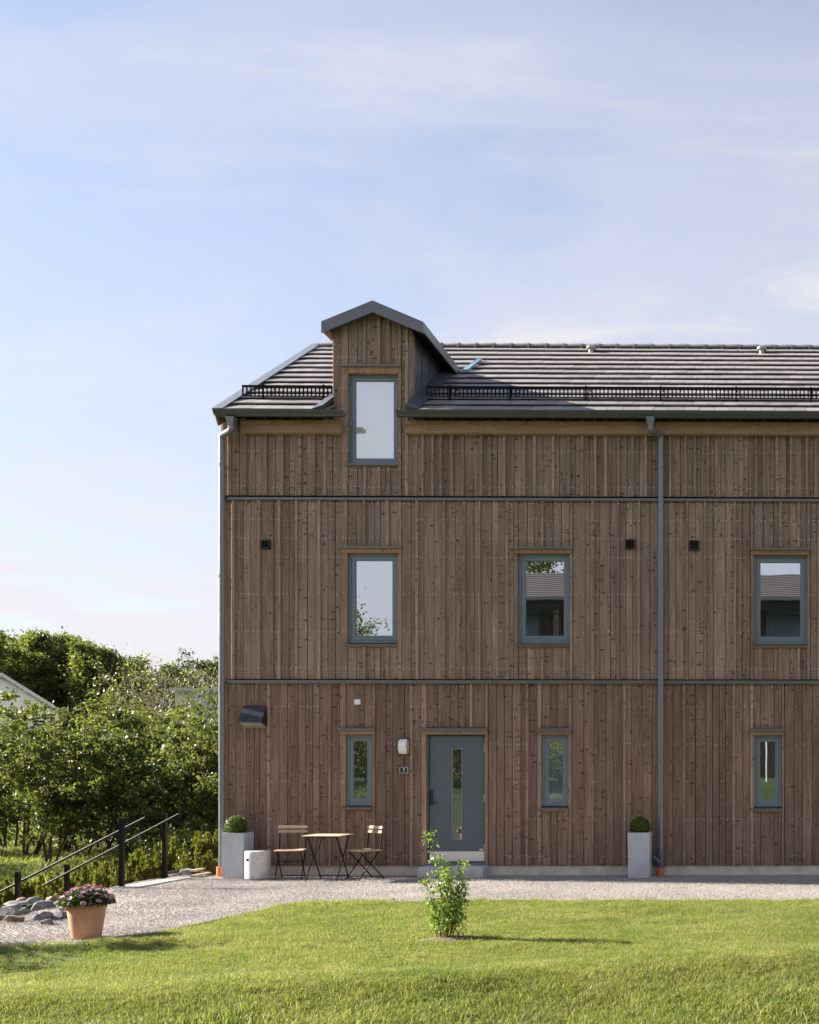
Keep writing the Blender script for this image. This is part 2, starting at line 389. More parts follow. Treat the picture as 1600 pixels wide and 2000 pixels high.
def stone_mat():
    m, t, b, _ = new_mat('gravel stone'); c, rnd = coords(t)
    L(t, ramp(t, rnd, [(0.0, (0.15, 0.14, 0.14)), (0.14, (0.32, 0.285, 0.265)), (0.7, (0.40, 0.362, 0.34)), (1.0, (0.47, 0.44, 0.415))]), b.inputs['Base Color'])
    b.inputs['Roughness'].default_value = 0.85; return m
M['pebble'] = stone_mat()
def ground_mat(name, c1, c2, c3, sc):
    m, t, b, _ = new_mat(name); c, _r = coords(t, rand=False)
    n = noise(t, c, 0.5 * sc, 5, 0.6); n2 = noise(t, c, 7 * sc, 5, 0.7); n3 = noise(t, c, 60 * sc, 3)
    f = mathn(t, 'ADD', mathn(t, 'MULTIPLY', n, 0.45), mathn(t, 'ADD', mathn(t, 'MULTIPLY', n2, 0.35), mathn(t, 'MULTIPLY', n3, 0.2)))
    L(t, ramp(t, f, [(0.34, c1), (0.5, c2), (0.66, c3)]), b.inputs['Base Color']); b.inputs['Roughness'].default_value = 0.9
    bump(t, b, mathn(t, 'ADD', n2, n3), 0.8, 0.05); return m
M['meadow'] = ground_mat('meadow ground', (0.030, 0.050, 0.012), (0.055, 0.088, 0.020), (0.085, 0.12, 0.03), 0.6)
M['lawn'] = ground_mat('lawn soil and thatch', (0.050, 0.050, 0.020), (0.060, 0.080, 0.020), (0.080, 0.110, 0.026), 1.2)

def blade_mat(name, stops, tr=0.4):
    m, t, b, out = new_mat(name)
    oi = N(t, 'ShaderNodeObjectInfo'); geo = N(t, 'ShaderNodeNewGeometry')
    n = noise(t, geo.outputs['Position'], 0.9, 4, 0.6); n2 = noise(t, geo.outputs['Position'], 5.0, 2)
    f = mathn(t, 'ADD', mathn(t, 'MULTIPLY', oi.outputs['Random'], 0.30), mathn(t, 'ADD', mathn(t, 'MULTIPLY', n, 0.55), mathn(t, 'ADD', mathn(t, 'MULTIPLY', n2, 0.22), mathn(t, 'MULTIPLY', geo.outputs['Random Per Island'], 0.25))))
    col = ramp(t, f, stops); L(t, col, b.inputs['Base Color'])
    b.inputs['Roughness'].default_value = 0.48; b.inputs['Specular IOR Level'].default_value = 0.28
    trn = N(t, 'ShaderNodeBsdfTranslucent'); L(t, mixc(t, 1.0, col, (1.5, 1.6, 0.8), 'MULTIPLY'), trn.inputs[0])
    mx = N(t, 'ShaderNodeMixShader'); mx.inputs[0].default_value = tr
    L(t, b.outputs[0], mx.inputs[1]); L(t, trn.outputs[0], mx.inputs[2]); L(t, mx.outputs[0], out.inputs[0]); return m
M['blade'] = blade_mat('grass blade', [(0.34, (0.085, 0.130, 0.028)), (0.58, (0.168, 0.208, 0.054)), (0.78, (0.255, 0.268, 0.095)), (1.0, (0.40, 0.36, 0.19))])
M['dry_sunlit_blade'] = blade_mat('dry and sunlit grass blade', [(0.30, (0.16, 0.19, 0.06)), (0.55, (0.27, 0.27, 0.10)), (0.8, (0.38, 0.35, 0.17)), (1.0, (0.45, 0.41, 0.24))])  # straw tones of dry grass, also used to paint sunlight along the crest
M['leaf_hedge'] = leafmat('hedge tree leaf', (0.046, 0.066, 0.021), (0.142, 0.155, 0.056), 0.44, (1.6, 1.65, 0.75))
M['leaf_far'] = leafmat('far wood leaf', (0.060, 0.072, 0.026), (0.140, 0.142, 0.058), 0.48, nscale=0.4)
M['leaf_young'] = leafmat('young shrub leaf', (0.100, 0.160, 0.032), (0.230, 0.285, 0.075), 0.34, rough=0.32, nscale=8, spec=0.5)
M['leaf_box'] = leafmat('box leaf', (0.045, 0.085, 0.015), (0.120, 0.160, 0.035), 0.3, rough=0.4, nscale=10)
M['leaf_pot'] = leafmat('daisy leaf', (0.030, 0.065, 0.015), (0.070, 0.115, 0.030), 0.3, nscale=10)
M['needle'] = leafmat('pine needles', (0.026, 0.040, 0.014), (0.058, 0.070, 0.026), 0.2, nscale=0.8)
M['thuja'] = leafmat('conifer spray', (0.050, 0.062, 0.014), (0.150, 0.140, 0.035), 0.35, nscale=3)
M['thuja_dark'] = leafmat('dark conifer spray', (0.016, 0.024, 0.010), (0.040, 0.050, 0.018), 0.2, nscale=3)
M['leaf_yellow'] = leafmat('yellow green shrub leaf', (0.10, 0.11, 0.018), (0.21, 0.19, 0.03), 0.4, nscale=2)
M['leaf_sparse'] = leafmat('sparse spring leaf', (0.10, 0.11, 0.03), (0.20, 0.18, 0.06), 0.4, nscale=2)
M['petal'] = simple('pink petal', (0.80, 0.36, 0.52), 0.6, var=0.3, scale=3)
M['petal_pale'] = simple('pale lilac petal', (0.86, 0.66, 0.80), 0.6, var=0.15, scale=3)
M['petal_deep'] = simple('deep rose petal', (0.62, 0.14, 0.22), 0.6, var=0.25, scale=3)
M['eye'] = simple('purple flower eye', (0.06, 0.015, 0.07), 0.6)
M['plate'] = simple('dark enamel plate', (0.022, 0.026, 0.032), 0.3)

# ================================================================ TERRAIN
_rn = np.random.RandomState(3).rand(256, 256)
def vnoise(x, y):
    x = np.asarray(x, float); y = np.asarray(y, float)
    xi = np.floor(x).astype(int); yi = np.floor(y).astype(int); fx = x - xi; fy = y - yi
    fx = fx * fx * (3 - 2 * fx); fy = fy * fy * (3 - 2 * fy)
    g = lambda a, b: _rn[a % 256, b % 256]
    return (g(xi, yi) * (1 - fx) + g(xi + 1, yi) * fx) * (1 - fy) + (g(xi, yi + 1) * (1 - fx) + g(xi + 1, yi + 1) * fx) * fy
def sstep(a, b, v):
    t = np.clip((np.asarray(v, float) - a) / (b - a), 0, 1); return t * t * (3 - 2 * t)
XB_Y = [-14, -10, -7, -5.9, -3.7, -2.04, -0.64, 0.5, 40]; XB_X = [-9.6, -8.9, -8.5, -8.45, -8.95, -9.5, -9.66, -9.5, -9.5]
def xb(y): return np.interp(y, XB_Y, XB_X)
LOW = -1.3
def ycrest(x): return np.clip(-8.78 + (np.asarray(x, float) - 0.2) * 0.27, -11.5, -8.5)
def hgt(x, y):
    x = np.asarray(x, float); y = np.asarray(y, float)
    s = np.maximum(xb(y) - x, y - 8.0)
    drop = LOW * sstep(0.05, 2.5, s)
    yc = ycrest(x)
    bank = -0.125 * np.clip(yc - y, 0, 2.2) - 0.0
    rise = 1.75 * sstep(-15.0, -23.5, y) + np.clip(-25 - y, 0, 100) * 0.004
    far = sstep(-18, -12, -np.abs(x + 2)) * 0 + 1
    und = (0.05 * (vnoise(x * 0.7, y * 0.7) - 0.5) + 0.030 * (vnoise(x * 1.9 + 3, y * 2.4) - 0.5)) * sstep(-3.3, -4.6, y)
    crest = 0.085 * np.exp(-((y - yc - 0.2) / 0.55) ** 2)
    keep = sstep(-7.5, -13.0, y)                       # left low ground closes up again behind the camera
    return drop * (1 - keep) + bank + rise + und + crest
def hz(x, y): return float(hgt(x, y))

def grid_mesh(name, xs, ys2d, zfun, mat, xs2d=None):
    """xs: (n,), ys2d: (n,m)"""
    n, m = ys2d.shape; XX = np.repeat(np.asarray(xs)[:, None], m, 1)
    ZZ = zfun(XX, ys2d); V = np.stack([XX, ys2d, ZZ], -1).reshape(-1, 3)
    i = np.arange(n - 1)[:, None] * m + np.arange(m - 1)[None, :]
    Fq = np.stack([i, i + m, i + m + 1, i + 1], -1).reshape(-1, 4)
    return np_mesh(name, V, Fq, mat, True)

# edge of the lawn towards the gravel
EDGE = [(-13.0, -9.6), (-9.0, -8.6)] + [G(px, py, 0.02) for px, py in
        [(0, 1849), (150, 1842), (255, 1833), (330, 1806), (372, 1788), (420, 1776), (500, 1768), (600, 1762), (800, 1758), (1100, 1757.5), (1600, 1757)]]
EDGE.append((14.0, EDGE[-1][1]))
for i_ in range(1, len(EDGE)): EDGE[i_] = (max(EDGE[i_][0], EDGE[i_ - 1][0] + 0.06), EDGE[i_][1])
EDX = [e[0] for e in EDGE]; EDY = [e[1] for e in EDGE]
def ye(x): return np.interp(x, EDX, EDY) + 0.10 * (vnoise(np.asarray(x) * 2.3, 5.0) - 0.5) + 0.09 * (vnoise(np.asarray(x) * 8.0, 2.0) - 0.5)

ax = np.concatenate([-np.geomspace(900, 17, 26), np.arange(-16, 14.5, 0.5), np.geomspace(16, 900, 26)])
ay = np.concatenate([-np.geomspace(500, 31, 22), np.arange(-30, 10, 0.5), np.geomspace(11, 1500, 34)])
def zground(x, y):
    inside = (x > -12.2) & (x < 13.2) & (y > -19.5) & (y < 0.2)
    return hgt(x, y) - np.where(inside, 0.06, 0.0)
gr = link('ground', grid_mesh('ground', ax, np.repeat(ay[None, :], len(ax), 0), zground, M['meadow'])); tag(gr, kind='structure')

xs = np.arange(-13, 14.01, 0.15); v = np.linspace(0, 1, 70)
ys = ye(xs)[:, None] * (1 - v)[None, :] + (-20.0) * v[None, :]
lawn = link('lawn', grid_mesh('lawn', xs, ys, lambda x, y: hgt(x, y) + 0.012 * (vnoise(x * 6, y * 6) - 0.2), M['lawn'])); tag(lawn, kind='structure')
xs = np.arange(-12.6, 14.01, 0.12); v = np.linspace(0, 1, 48)
yp = np.array([min(ye(np.linspace(q - .7, q + .7, 9))) - .3 for q in xs])
ys = yp[:, None] * (1 - v)[None, :] + 0.3 * v[None, :]
path = link('gravel_path', grid_mesh('gravel_path', xs, ys, lambda x, y: hgt(x, y) - 0.010 + 0.016 * (vnoise(x * 9, y * 9) - 0.5) - 0.02 * (y < ye(x) - 0.12), M['gravel'])); tag(path, kind='structure')

# ================================================================ HOUSE
house = thing('timber_house', 'long three storey house clad in brown vertical boards with a gabled roof dormer', 'house', (-4.0, 0, 0))
H0 = Vector((-4.0, 0, 0))
def hp(o, parent=house):
    """parent a part given in world coordinates to the house empty (or to one of its parts)"""
    o.parent = parent
    p = parent; off = Vector((0, 0, 0))
    while p is not None: off += p.location; p = p.parent
    o.location = o.location - off
    return o
def part(mb, name, mats, parent=house, smooth=False): return hp(mb.obj(name, mats, None, smooth), parent)

XR = 2.6                                  # right end of what is built of the long row
xL = X(434.5)
zPl = Zf(1690.5); zG1 = Zf(1333); zFl1 = (Zf(1326.5), Zf(1329.5), Zf(1335.5))
zFl2 = (Zf(969.5), Zf(974), Zf(979)); zM0 = Zf(1326.5); zM1 = Zf(977); zT0 = Zf(969.5); zT1 = Zf(826)
PITCH = math.atan(math.tan(R(33.4))); TP = math.tan(PITCH); CP = math.cos(PITCH); SP = math.sin(PITCH)
yE = -0.30; zE = Zf(806.5, yE); nrow = 13; COVER = 0.345
yRg = yE + nrow * COVER * CP; zRg = zE + (yRg - yE) * TP
def zroof(y): return zE + (y - yE) * TP

# --- body behind the boards
mb = MB(); yb = 2 * yRg + 0.05
mb.prism([(0.10, 0.02), (yb - 0.35, 0.02), (yb - 0.35, zroof(0.35) - 0.16), (yRg, zRg - 0.16), (0.10, zroof(0.10) - 0.16)], xL + 0.03, XR, 'x')
part(mb, 'wall_core', M['core'])
part(MB().box(xL + 0.02, XR + 0.01, 0.035, yb - 0.3, -0.35, zPl - 0.004).box(xL + 0.05, XR, 0.04, 0.09, -0.36, -0.35), 'plinth', M['plinth'])
# left gable boards, seen only from a step to the side
mb = MB(); y = 0.02
rg = random.Random(5)
while y < yb - 0.4:
    w = rg.uniform(0.11, 0.16); y1 = min(y + w, yb - 0.4)
    f = lambda yy: (zroof(yy) if yy < yRg else zRg - (yy - yRg) * TP) - 0.18
    o = rg.uniform(0, 0.012)
    mb.prism([(y, zPl), (y1 - 0.004, zPl), (y1 - 0.004, f(y1)), (y, f(y))], xL - 0.018 - o, xL + 0.03, 'x'); y = y1
tag(part(mb, 'gable_boarding', M['clad']), kind='stuff')

# --- openings -----------------------------------------------------------------
# name: casing outer x0, frame x0, frame x1, casing outer x1, head flashing y0,y1, frame y0,y1, sill y1
WIN = {
 'w1': (667, 679.5, 777, 785, 1067.0, 1072, 1081, 1255.5, 1262),
 'w2': (1003, 1012.3, 1113, 1119, 1068.5, 1073, 1082, 1256.5, 1262.5),
 'w3': (1466, 1472.5, 1576, 1583, 1070.5, 1075, 1085, 1258, 1264),
 'w4': (667.5, 681, 778, 785, 713.0, 718, 731, 904.5, 911),
 'g1': (664, 676, 727, 733.5, 1421.5, 1428, 1435, 1573.5, 1580.5),
 'g2': (1049.5, 1058, 1110, 1117.5, 1422, 1429, 1435.5, 1574, 1582),
 'g3': (1465.5, 1472.5, 1526.5, 1532, 1422.5, 1429, 1436.5, 1575.5, 1583.5),
 'dr': (823, 833.5, 947, 953.5, 1421.5, 1428.5, 1434.5, 1691, 1691),
}
def wx(k): a = WIN[k]; return [X(p) for p in a[:4]]
def wz(k): a = WIN[k]; c = (a[1] + a[2]) / 2; return [Z(c, p) for p in a[4:]]

# --- boards -------------------------------------------------------------------
dxc = X(728.5); dx0 = X(650); dx1 = X(806)
gz_ap = Z(728, 606, -0.02); gz_sl = (Z(728, 606) - Z(806, 641)) / (dx1 - dxc)
def gable_top(x): return gz_ap - gz_sl * abs(x - dxc)
XV = X(1600) + 0.25
spare = {'clad': MB(), 'clad_low': MB(), 'batten': MB()}
nails = MB()
def nail(x, y, z):
    r = 0.0068; nails.add([(x - r, y, z - r * .6), (x, y, z - r), (x + r, y, z - r * .6), (x + r, y, z + r * .6), (x, y, z + r), (x - r, y, z + r * .6)], [(0, 1, 2, 3, 4, 5)])
NB = {'board': 0, 'batten': 0}
def board(x0, x1, z0, z1f, yf, mk, name, rows, two=True, chance=0.85):
    """one board: front face at yf, top may follow a slope (z1f callable)"""
    g = rg.choice((0.0016, 0.0022, 0.003, 0.0042))
    za, zb = (z1f(x0), z1f(x1)) if callable(z1f) else (z1f, z1f)
    xm = (x0 + x1) / 2
    if x0 > XV or (name in NB and NB[name] >= 298):
        mbb = spare[mk]; mbb.prism([(x0 + g, z0), (x1 - g, z0), (x1 - g, zb), (x0 + g, za)], yf, 0.115, 'y'); return
    w = x1 - x0 - 2 * g; c = 0.005
    p = [(0, 0.115 - yf), (0, c), (c, 0), (w - c, 0), (w, c), (w, 0.115 - yf)]
    hts = [za - z0, za - z0, za - z0, zb - z0, zb - z0, zb - z0]
    b = MB(); vs = [(a, d, 0) for a, d in p] + [(a, d, h) for (a, d), h in zip(p, hts)]
    b.add(vs, [(i, i + 1, i + 7, i + 6) for i in range(5)] + [(5, 0, 6, 11), (5, 4, 3, 2, 1, 0), (6, 7, 8, 9, 10, 11)])
    o = b.obj(name, M[mk]); o.location = (x0 + g, yf, z0); hp(o)
    if name in NB: NB[name] += 1
    zt = min(za, zb)
    for zr in rows:
        if z0 + 0.02 < zr < zt - 0.015:
            xx = [xm + rg.uniform(-.008, .008)] if (not two or w < 0.085) else [x0 + 0.028 + rg.uniform(0, .008), x1 - 0.028 - rg.uniform(0, .008)]
            for q in xx:
                if rg.random() < chance: nail(q, yf - 0.0015, zr + rg.uniform(-.012, .012))

def layout(x0, x1, wa, wb):
    n = max(1, round((x1 - x0) / rg.uniform(wa, wb))); ws = [rg.uniform(0.62, 1.4) for _ in range(n)]
    t = sum(ws); e = [x0]
    for w in ws: e.append(e[-1] + (x1 - x0) * w / t)
    return e
def band(z0, z1, keys, y0, mk, wr, bspace, bproud, rows, chance, topfun=None, xs0=None):
    rowsz = [Zf(r) for r in rows]
    ops = [(wx(k), wz(k)) for k in keys]
    cuts = [xL] + [c for xx, _ in ops for c in xx] + [XR]
    cuts.sort()
    segs = [(a, b) for a, b in zip(cuts[:-1], cuts[1:])]
    for a, b in segs:
        xm = (a + b) / 2; op = None; cas = False
        for xx, z in ops:
            if xx[1] - 1e-6 <= a and b <= xx[2] + 1e-6: op = z
            elif xx[0] - 1e-6 <= a and b <= xx[3] + 1e-6: cas = True
        if cas:
            board(a, b, z0, (lambda x: z1) if topfun is None else topfun, y0 - 0.014, 'batten', 'casing_board', rowsz, True, chance); continue
        e = layout(a, b, *wr)
        bl = []                                  # battens over some joints
        last = a - 0.08 if op is None else a + 0.02
        for i in range(1, len(e)):
            x = e[i]
            if x - last > bspace * rg.uniform(0.8, 1.2) and x < b - 0.05:
                bl.append(x); last = x
        for i in range(len(e) - 1):
            yy = y0 + rg.choice((0.0, 0.0, 0.004, 0.009))
            if op is None:
                board(e[i], e[i + 1], z0, topfun or z1, yy, mk, 'board', rowsz, True, chance)
            else:
                if op[4] > z0 + 0.05: board(e[i], e[i + 1], z0, op[4] - 0.022, yy, mk, 'board', rowsz, True, chance)
                board(e[i], e[i + 1], op[0] + 0.004, topfun or z1, yy, mk, 'board', rowsz, True, chance)
        for x in bl:
            w = rg.uniform(0.046, 0.06); xa, xb_ = x - w * 0.7, x + w * 0.3
            if op is None: board(xa, xb_, z0 - 0.004, (lambda q: topfun(q) + 0.0) if topfun else z1, y0 - bproud, 'batten', 'batten', rowsz, False, chance)
            else:
                if op[4] > z0 + 0.05: board(xa, xb_, z0 - 0.004, op[4] - 0.022, y0 - bproud, 'batten', 'batten', rowsz, False, chance)
                board(xa, xb_, op[0] + 0.004, topfun or z1, y0 - bproud, 'batten', 'batten', rowsz, False, chance)

zEb = Zf(820)
def top_shape(x):
    return gable_top(x) if dx0 - 1e-6 <= x <= dx1 + 1e-6 else zEb
# top band: three stretches, the middle one carries the dormer front
_xL, _XR = xL, XR
rowsT = (849, 883, 952); rowsD = (675, 700, 760, 800, 849, 883, 918, 952)
xL, XR = _xL, dx0; band(zT0, zEb, [], -0.012, 'clad', (0.12, 0.14), 0.15, 0.036, rowsT, 0.85)
xL, XR = dx0, dx1; band(zT0, None, ['w4'], -0.012, 'clad', (0.105, 0.125), 0.135, 0.038, rowsD, 0.8, topfun=gable_top)
xL, XR = dx1, _XR; band(zT0, zEb, [], -0.012, 'clad', (0.12, 0.14), 0.155, 0.036, rowsT, 0.85)
xL, XR = _xL, _XR
band(zM0, zM1, ['w1', 'w2', 'w3'], -0.004, 'clad', (0.132, 0.150), 0.29, 0.036, (984, 1016, 1052, 1089, 1161, 1234, 1306), 0.8)
band(zPl, zG1, ['g1', 'dr', 'g2', 'g3'], 0.004, 'clad_low', (0.132, 0.152), 0.80, 0.024, (1340, 1380, 1453, 1527, 1600, 1672), 0.35)
for k, mbb in spare.items():
    if mbb.v: tag(part(mbb, 'spare_boarding', M[k]), kind='stuff')
tag(part(nails, 'screw_heads', M['screw']), kind='stuff')

# --- belts of sheet metal between the storeys
for zf, nm in ((zFl1, 0), (zFl2, 1)):
    px = [(0.10, zf[0] + 0.0), (-0.055, zf[1]), (-0.055, zf[2]), (-0.050, zf[2]), (-0.048, zf[1] - 0.006), (0.10, zf[0] - 0.03)]
    part(MB().prism(px, xL - 0.035, XR, 'x'), 'belt_flashing', M['flash'])

# --- windows ------------------------------------------------------------------
def ring(mb, x0, x1, z0, z1, w, ya, yb_, wb=None):
    wb = wb or w
    mb.box(x0, x1, ya, yb_, z0, z0 + wb); mb.box(x0, x1, ya, yb_, z1 - w, z1)
    mb.box(x0, x0 + w, ya, yb_, z0 + wb, z1 - w); mb.box(x1 - w, x1, ya, yb_, z0 + wb, z1 - w); return mb
def window(k, pane, fw, sw, label=None, swb=None):
    xo0, x0, x1, xo1 = wx(k); zf0, zf1, z1, z0, zs = wz(k)
    fr = part(ring(MB(), x0, x1, z0, z1, fw, 0.045, 0.112), 'window', M['frame'])
    if label: fr['label'] = label
    a = fw + 0.004; part(ring(MB(), x0 + a, x1 - a, z0 + a, z1 - a, sw, 0.056, 0.11, swb), 'sash', M['frame'], fr)
    b = a + sw; part(ring(MB(), x0 + b, x1 - b, z0 + a + (swb or sw), z1 - b, 0.012, 0.064, 0.108), 'glazing_bead', M['frame'], fr)
    b += 0.0; bb = a + (swb or sw)
    part(MB().box(x0 + b + .008, x1 - b - .008, 0.078, 0.104, z0 + bb + .008, z1 - b - .008), 'pane', M[pane], fr)
    # head: sheet metal drip and a fresh board under it; sill below
    part(MB().prism([(0.10, zf0 + 0.012), (-0.062, zf0 - 0.008), (-0.062, zf1), (-0.056, zf1), (-0.054, zf0 - 0.016), (0.10, zf0 - 0.004)], xo0 - 0.008, xo1 + 0.006, 'x'), 'head_flashing', M['flash'], fr)
    part(MB().box(xo0 + 0.006, xo1 - 0.004, -0.034, 0.10, z1 + 0.004, zf0 - 0.018), 'head_board', M['casing'], fr)
    part(MB().prism([(0.11, z0 - 0.003), (-0.05, zs + 0.028), (-0.05, zs + 0.006), (-0.044, zs + 0.006), (-0.042, zs + 0.022), (0.11, z0 - 0.012)], x0 - 0.055, x1 + 0.004, 'x'), 'sill', M['flash'], fr)
    part(MB().box(x0 + 0.004, x1 - 0.004, -0.020, 0.10, zs - 0.018, zs + 0.018), 'sill_board', M['casing'], fr)
    return fr
window('w1', 'pane', 0.040, 0.052, swb=0.07); window('w2', 'pane', 0.040, 0.052, swb=0.075); window('w3', 'pane', 0.040, 0.052, swb=0.075)
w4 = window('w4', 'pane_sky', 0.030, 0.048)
window('g1', 'pane_low', 0.042, 0.045, swb=0.06); window('g2', 'pane_teal', 0.042, 0.045, swb=0.06); window('g3', 'pane_low', 0.042, 0.045, swb=0.06)
# lock knob on the dormer sash
xk, zk = W(686.5, 826, 0.03)
part(MB().box(xk - .035, xk + .012, 0.035, 0.0555, zk - .04, zk + .045), 'latch', M['frame'], w4)

# --- door ---------------------------------------------------------------------
xo0, x0, x1, xo1 = wx('dr'); zf0, zf1, z1, _, _ = wz('dr')
zb0 = Z(890, 1690.5)
door = part(MB().cbox(x0 + 0.028, x1 - 0.016, 0.060, 0.10, Z(890, 1683.5), z1 - 0.022, 0.004), 'door', M['door'])
fr = MB(); fr.box(x0, x0 + 0.022, 0.030, 0.11, zb0, z1 - .012); fr.box(x1 - 0.012, x1, 0.03, 0.11, zb0, z1 - .012); fr.box(x0, x1, 0.03, 0.11, z1 - .012, z1)
part(fr, 'door_frame', M['door'], door)
part(MB().prism([(0.11, zf0 + 0.012), (-0.062, zf0 - 0.010), (-0.062, zf1), (-0.056, zf1), (-0.054, zf0 - 0.02), (0.11, zf0 - 0.004)], xo0 - 0.01, xo1 + 0.006, 'x'), 'head_flashing', M['flash'], door)
part(MB().box(xo0 + 0.006, xo1 - 0.004, -0.034, 0.10, z1 + 0.003, zf0 - 0.02), 'head_board', M['casing'], door)
gx0, gx1, gz0, gz1 = X(880.5), X(902), Z(890, 1641), Z(890, 1461)
part(ring(MB(), gx0, gx1, gz0, gz1, 0.018, 0.050, 0.064), 'glazing_trim', M['frame'], door)
part(MB().box(gx0 + .016, gx1 - .016, 0.0545, 0.0585, gz0 + .016, gz1 - .016), 'pane', M['pane_low'], door)
hx, hz_ = W(842, 1557, 0.05); p0 = Z(842, 1572, 0.05); p1 = Z(842, 1543, 0.05)
hd = part(MB().cbox(hx - 0.030, hx + 0.030, 0.036, 0.0595, p0, p1, 0.008), 'handle', M['blackplastic'], door)
part(MB().tube([(hx, 0.036, p0 + 0.045), (hx, -0.012, p0 + 0.045), (hx + 0.03, -0.018, p0 + 0.045), (hx + 0.115, -0.016, p0 + 0.047)], 0.009, 8), 'lever', M['blackplastic'], hd, True)
part(MB().box(x0 + 0.032, x1 - 0.02, 0.0555, 0.0595, Z(890, 1682.5), Z(890, 1663.5)), 'kick_plate', M['steel'], door)
for py0, py1 in ((1454, 1469), (1552, 1566), (1649, 1665)):
    part(MB().tube([(x1 - 0.014, 0.044, Z(945, py1)), (x1 - 0.014, 0.044, Z(945, py0))], 0.010, 8), 'hinge', M['hinge'], door)
sx, sz_ = W(940, 1659.5, 0.058); part(MB().box(sx - .03, sx + .03, 0.056, 0.0597, sz_ - .014, sz_ + .014), 'maker_plate', M['hinge'], door)
part(MB().prism([(0.10, zb0), (-0.03, zb0), (-0.03, zb0 + .035), (-0.024, zb0 + 0.045), (0.055, Z(890, 1684.5)), (0.10, Z(890, 1684.5))], x0 - 0.01, x1 + 0.01, 'x'), 'threshold', M['flash'], door)

# --- roof ---------------------------------------------------------------------
xV = X(417, yE - 0.03)
ym = 0.115; zm = zroof(ym)
rb = MB().prism([(ym, zm - 0.012), (yRg, zRg - 0.012), (2 * yRg - yE, zE - 0.012), (2 * yRg - yE, zE - 0.10), (yRg, zRg - 0.13), (ym, zm - 0.10)], xV + 0.03, XR, 'x')
for xa_, xb0 in ((xV + 0.03, dx0 - 0.004), (dx1 + 0.004, XR)):                # the eaves stop at the dormer front
    rb.prism([(yE, zE - 0.012), (ym - .001, zm - 0.0125), (ym - .001, zm - 0.0995), (yE, zE - 0.075)], xa_, xb0, 'x')
roof = part(rb, 'roof', M['tile'])
TW = 0.245
def rp(s, n, x=0): return (x, yE + s * CP - n * SP, zE + s * SP + n * CP)
def tile_shape(w, jit=0.0):
    poly = [(0, 0.035), (0.0, 0.052), (0.004, 0.056), (COVER + 0.03, 0.012), (COVER + 0.03, -0.010), (0.27, 0.006)]
    b = MB(); n = len(poly); vs = []
    for x in (0.003, w - 0.003): vs += [rp(s, q, x) for s, q in poly]
    b.add(vs, [(i, (i + 1) % n, n + (i + 1) % n, n + i) for i in range(n)] + [tuple(range(n - 1, -1, -1)), tuple(range(n, 2 * n))])
    return b
tile_me = tile_shape(TW).mesh('roof_tile', M['tile'])
field = MB(); nt_ = 0
def in_dormer(x, s):
    y = yE + s * CP
    return dx0 - 0.02 < x + TW / 2 < dx1 + 0.02 and y < 2.2
for i in range(nrow):
    off = xV + 0.10 + (TW / 2 if i % 2 else 0) - TW
    k = 0
    while True:
        x = off + k * TW; k += 1
        if x > XR - 0.05: break
        s = i * COVER
        xa, xe = max(x, xV + 0.10), min(x + TW, XR)
        if xe - xa < 0.03 or in_dormer(x, s): continue
        dz = rg.uniform(-0.002, 0.002)
        if nt_ < 300 and xa == x and x < 0.85:
            o = link('roof_tile', tile_me); o.location = (x, s * CP, s * SP + dz); hp(o, roof); nt_ += 1
        else:
            b = tile_shape(xe - xa); field.add([(p[0] + xa, p[1] + s * CP, p[2] + s * SP + dz) for p in b.v], b.f)
tag(part(field, 'upper_roof_tiles', M['tile'], roof), kind='stuff')
# back slope tile field is never seen; the slab covers it
# ridge tiles
rt = MB()
n = 12
def halfcyl(mb, x0, x1, r0, r1):
    vs = []; fs = []
    for x, r in ((x0, r0), (x1, r1)):
        for kk in range(n + 1):
            t = math.pi * kk / n - 0.0
            vs.append((x, -math.cos(t) * r, math.sin(t) * r * 0.75 - 0.03))
    for kk in range(n): fs.append((kk, kk + 1, n + 2 + kk, n + 1 + kk))
    fs.append(tuple(range(n, -1, -1))); fs.append(tuple(range(n + 1, 2 * n + 2)))
    mb.add(vs, fs)
halfcyl(rt, 0, 0.375, 0.098, 0.125); rt.box(0.345, 0.375, -0.128, -0.10, -0.075, -0.028)
rt_me = rt.mesh('ridge_tile', M['tile'], False)
x = xV + 0.08
while x < XR - 0.2:
    o = link('ridge_tile', rt_me); o.location = (x, yRg, zRg + 0.035); o.rotation_euler.y = R(-0.0); hp(o, roof); x += 0.338
# verge flashing and bargeboard
def verge(x0, x1, na, nb):
    b = MB(); sl = nrow * COVER + 0.02
    vs = []
    for s in (-0.03, sl):
        for x, q in ((x0, na), (x1, na), (x1, nb), (x0, nb)): vs.append(rp(s, q, x))
    return b.add(vs, [(0, 1, 5, 4), (1, 2, 6, 5), (2, 3, 7, 6), (3, 0, 4, 7), (3, 2, 1, 0), (4, 5, 6, 7)])
part(verge(xV - 0.01, xV + 0.15, 0.050, 0.066), 'verge_flashing', M['verge'], roof)
part(verge(xV - 0.012, xV + 0.004, -0.05, 0.049), 'verge_edge', M['verge'], roof)
part(verge(xV + 0.006, xV + 0.036, -0.21, -0.02), 'bargeboard', M['casing'], roof)
# two low roof vents near the ridge
for px, py in ((1155, 693), (1488, 693)):
    yv = 3.1; xv, zv = W(px, py, yv)
    part(MB().lathe([(0.05, -0.12), (0.05, 0.02), (0.085, 0.02), (0.09, 0.06), (0.07, 0.075)], 14, (xv, yv, zroof(yv) + 0.07)), 'roof_vent', M['hood_in'], roof, True)

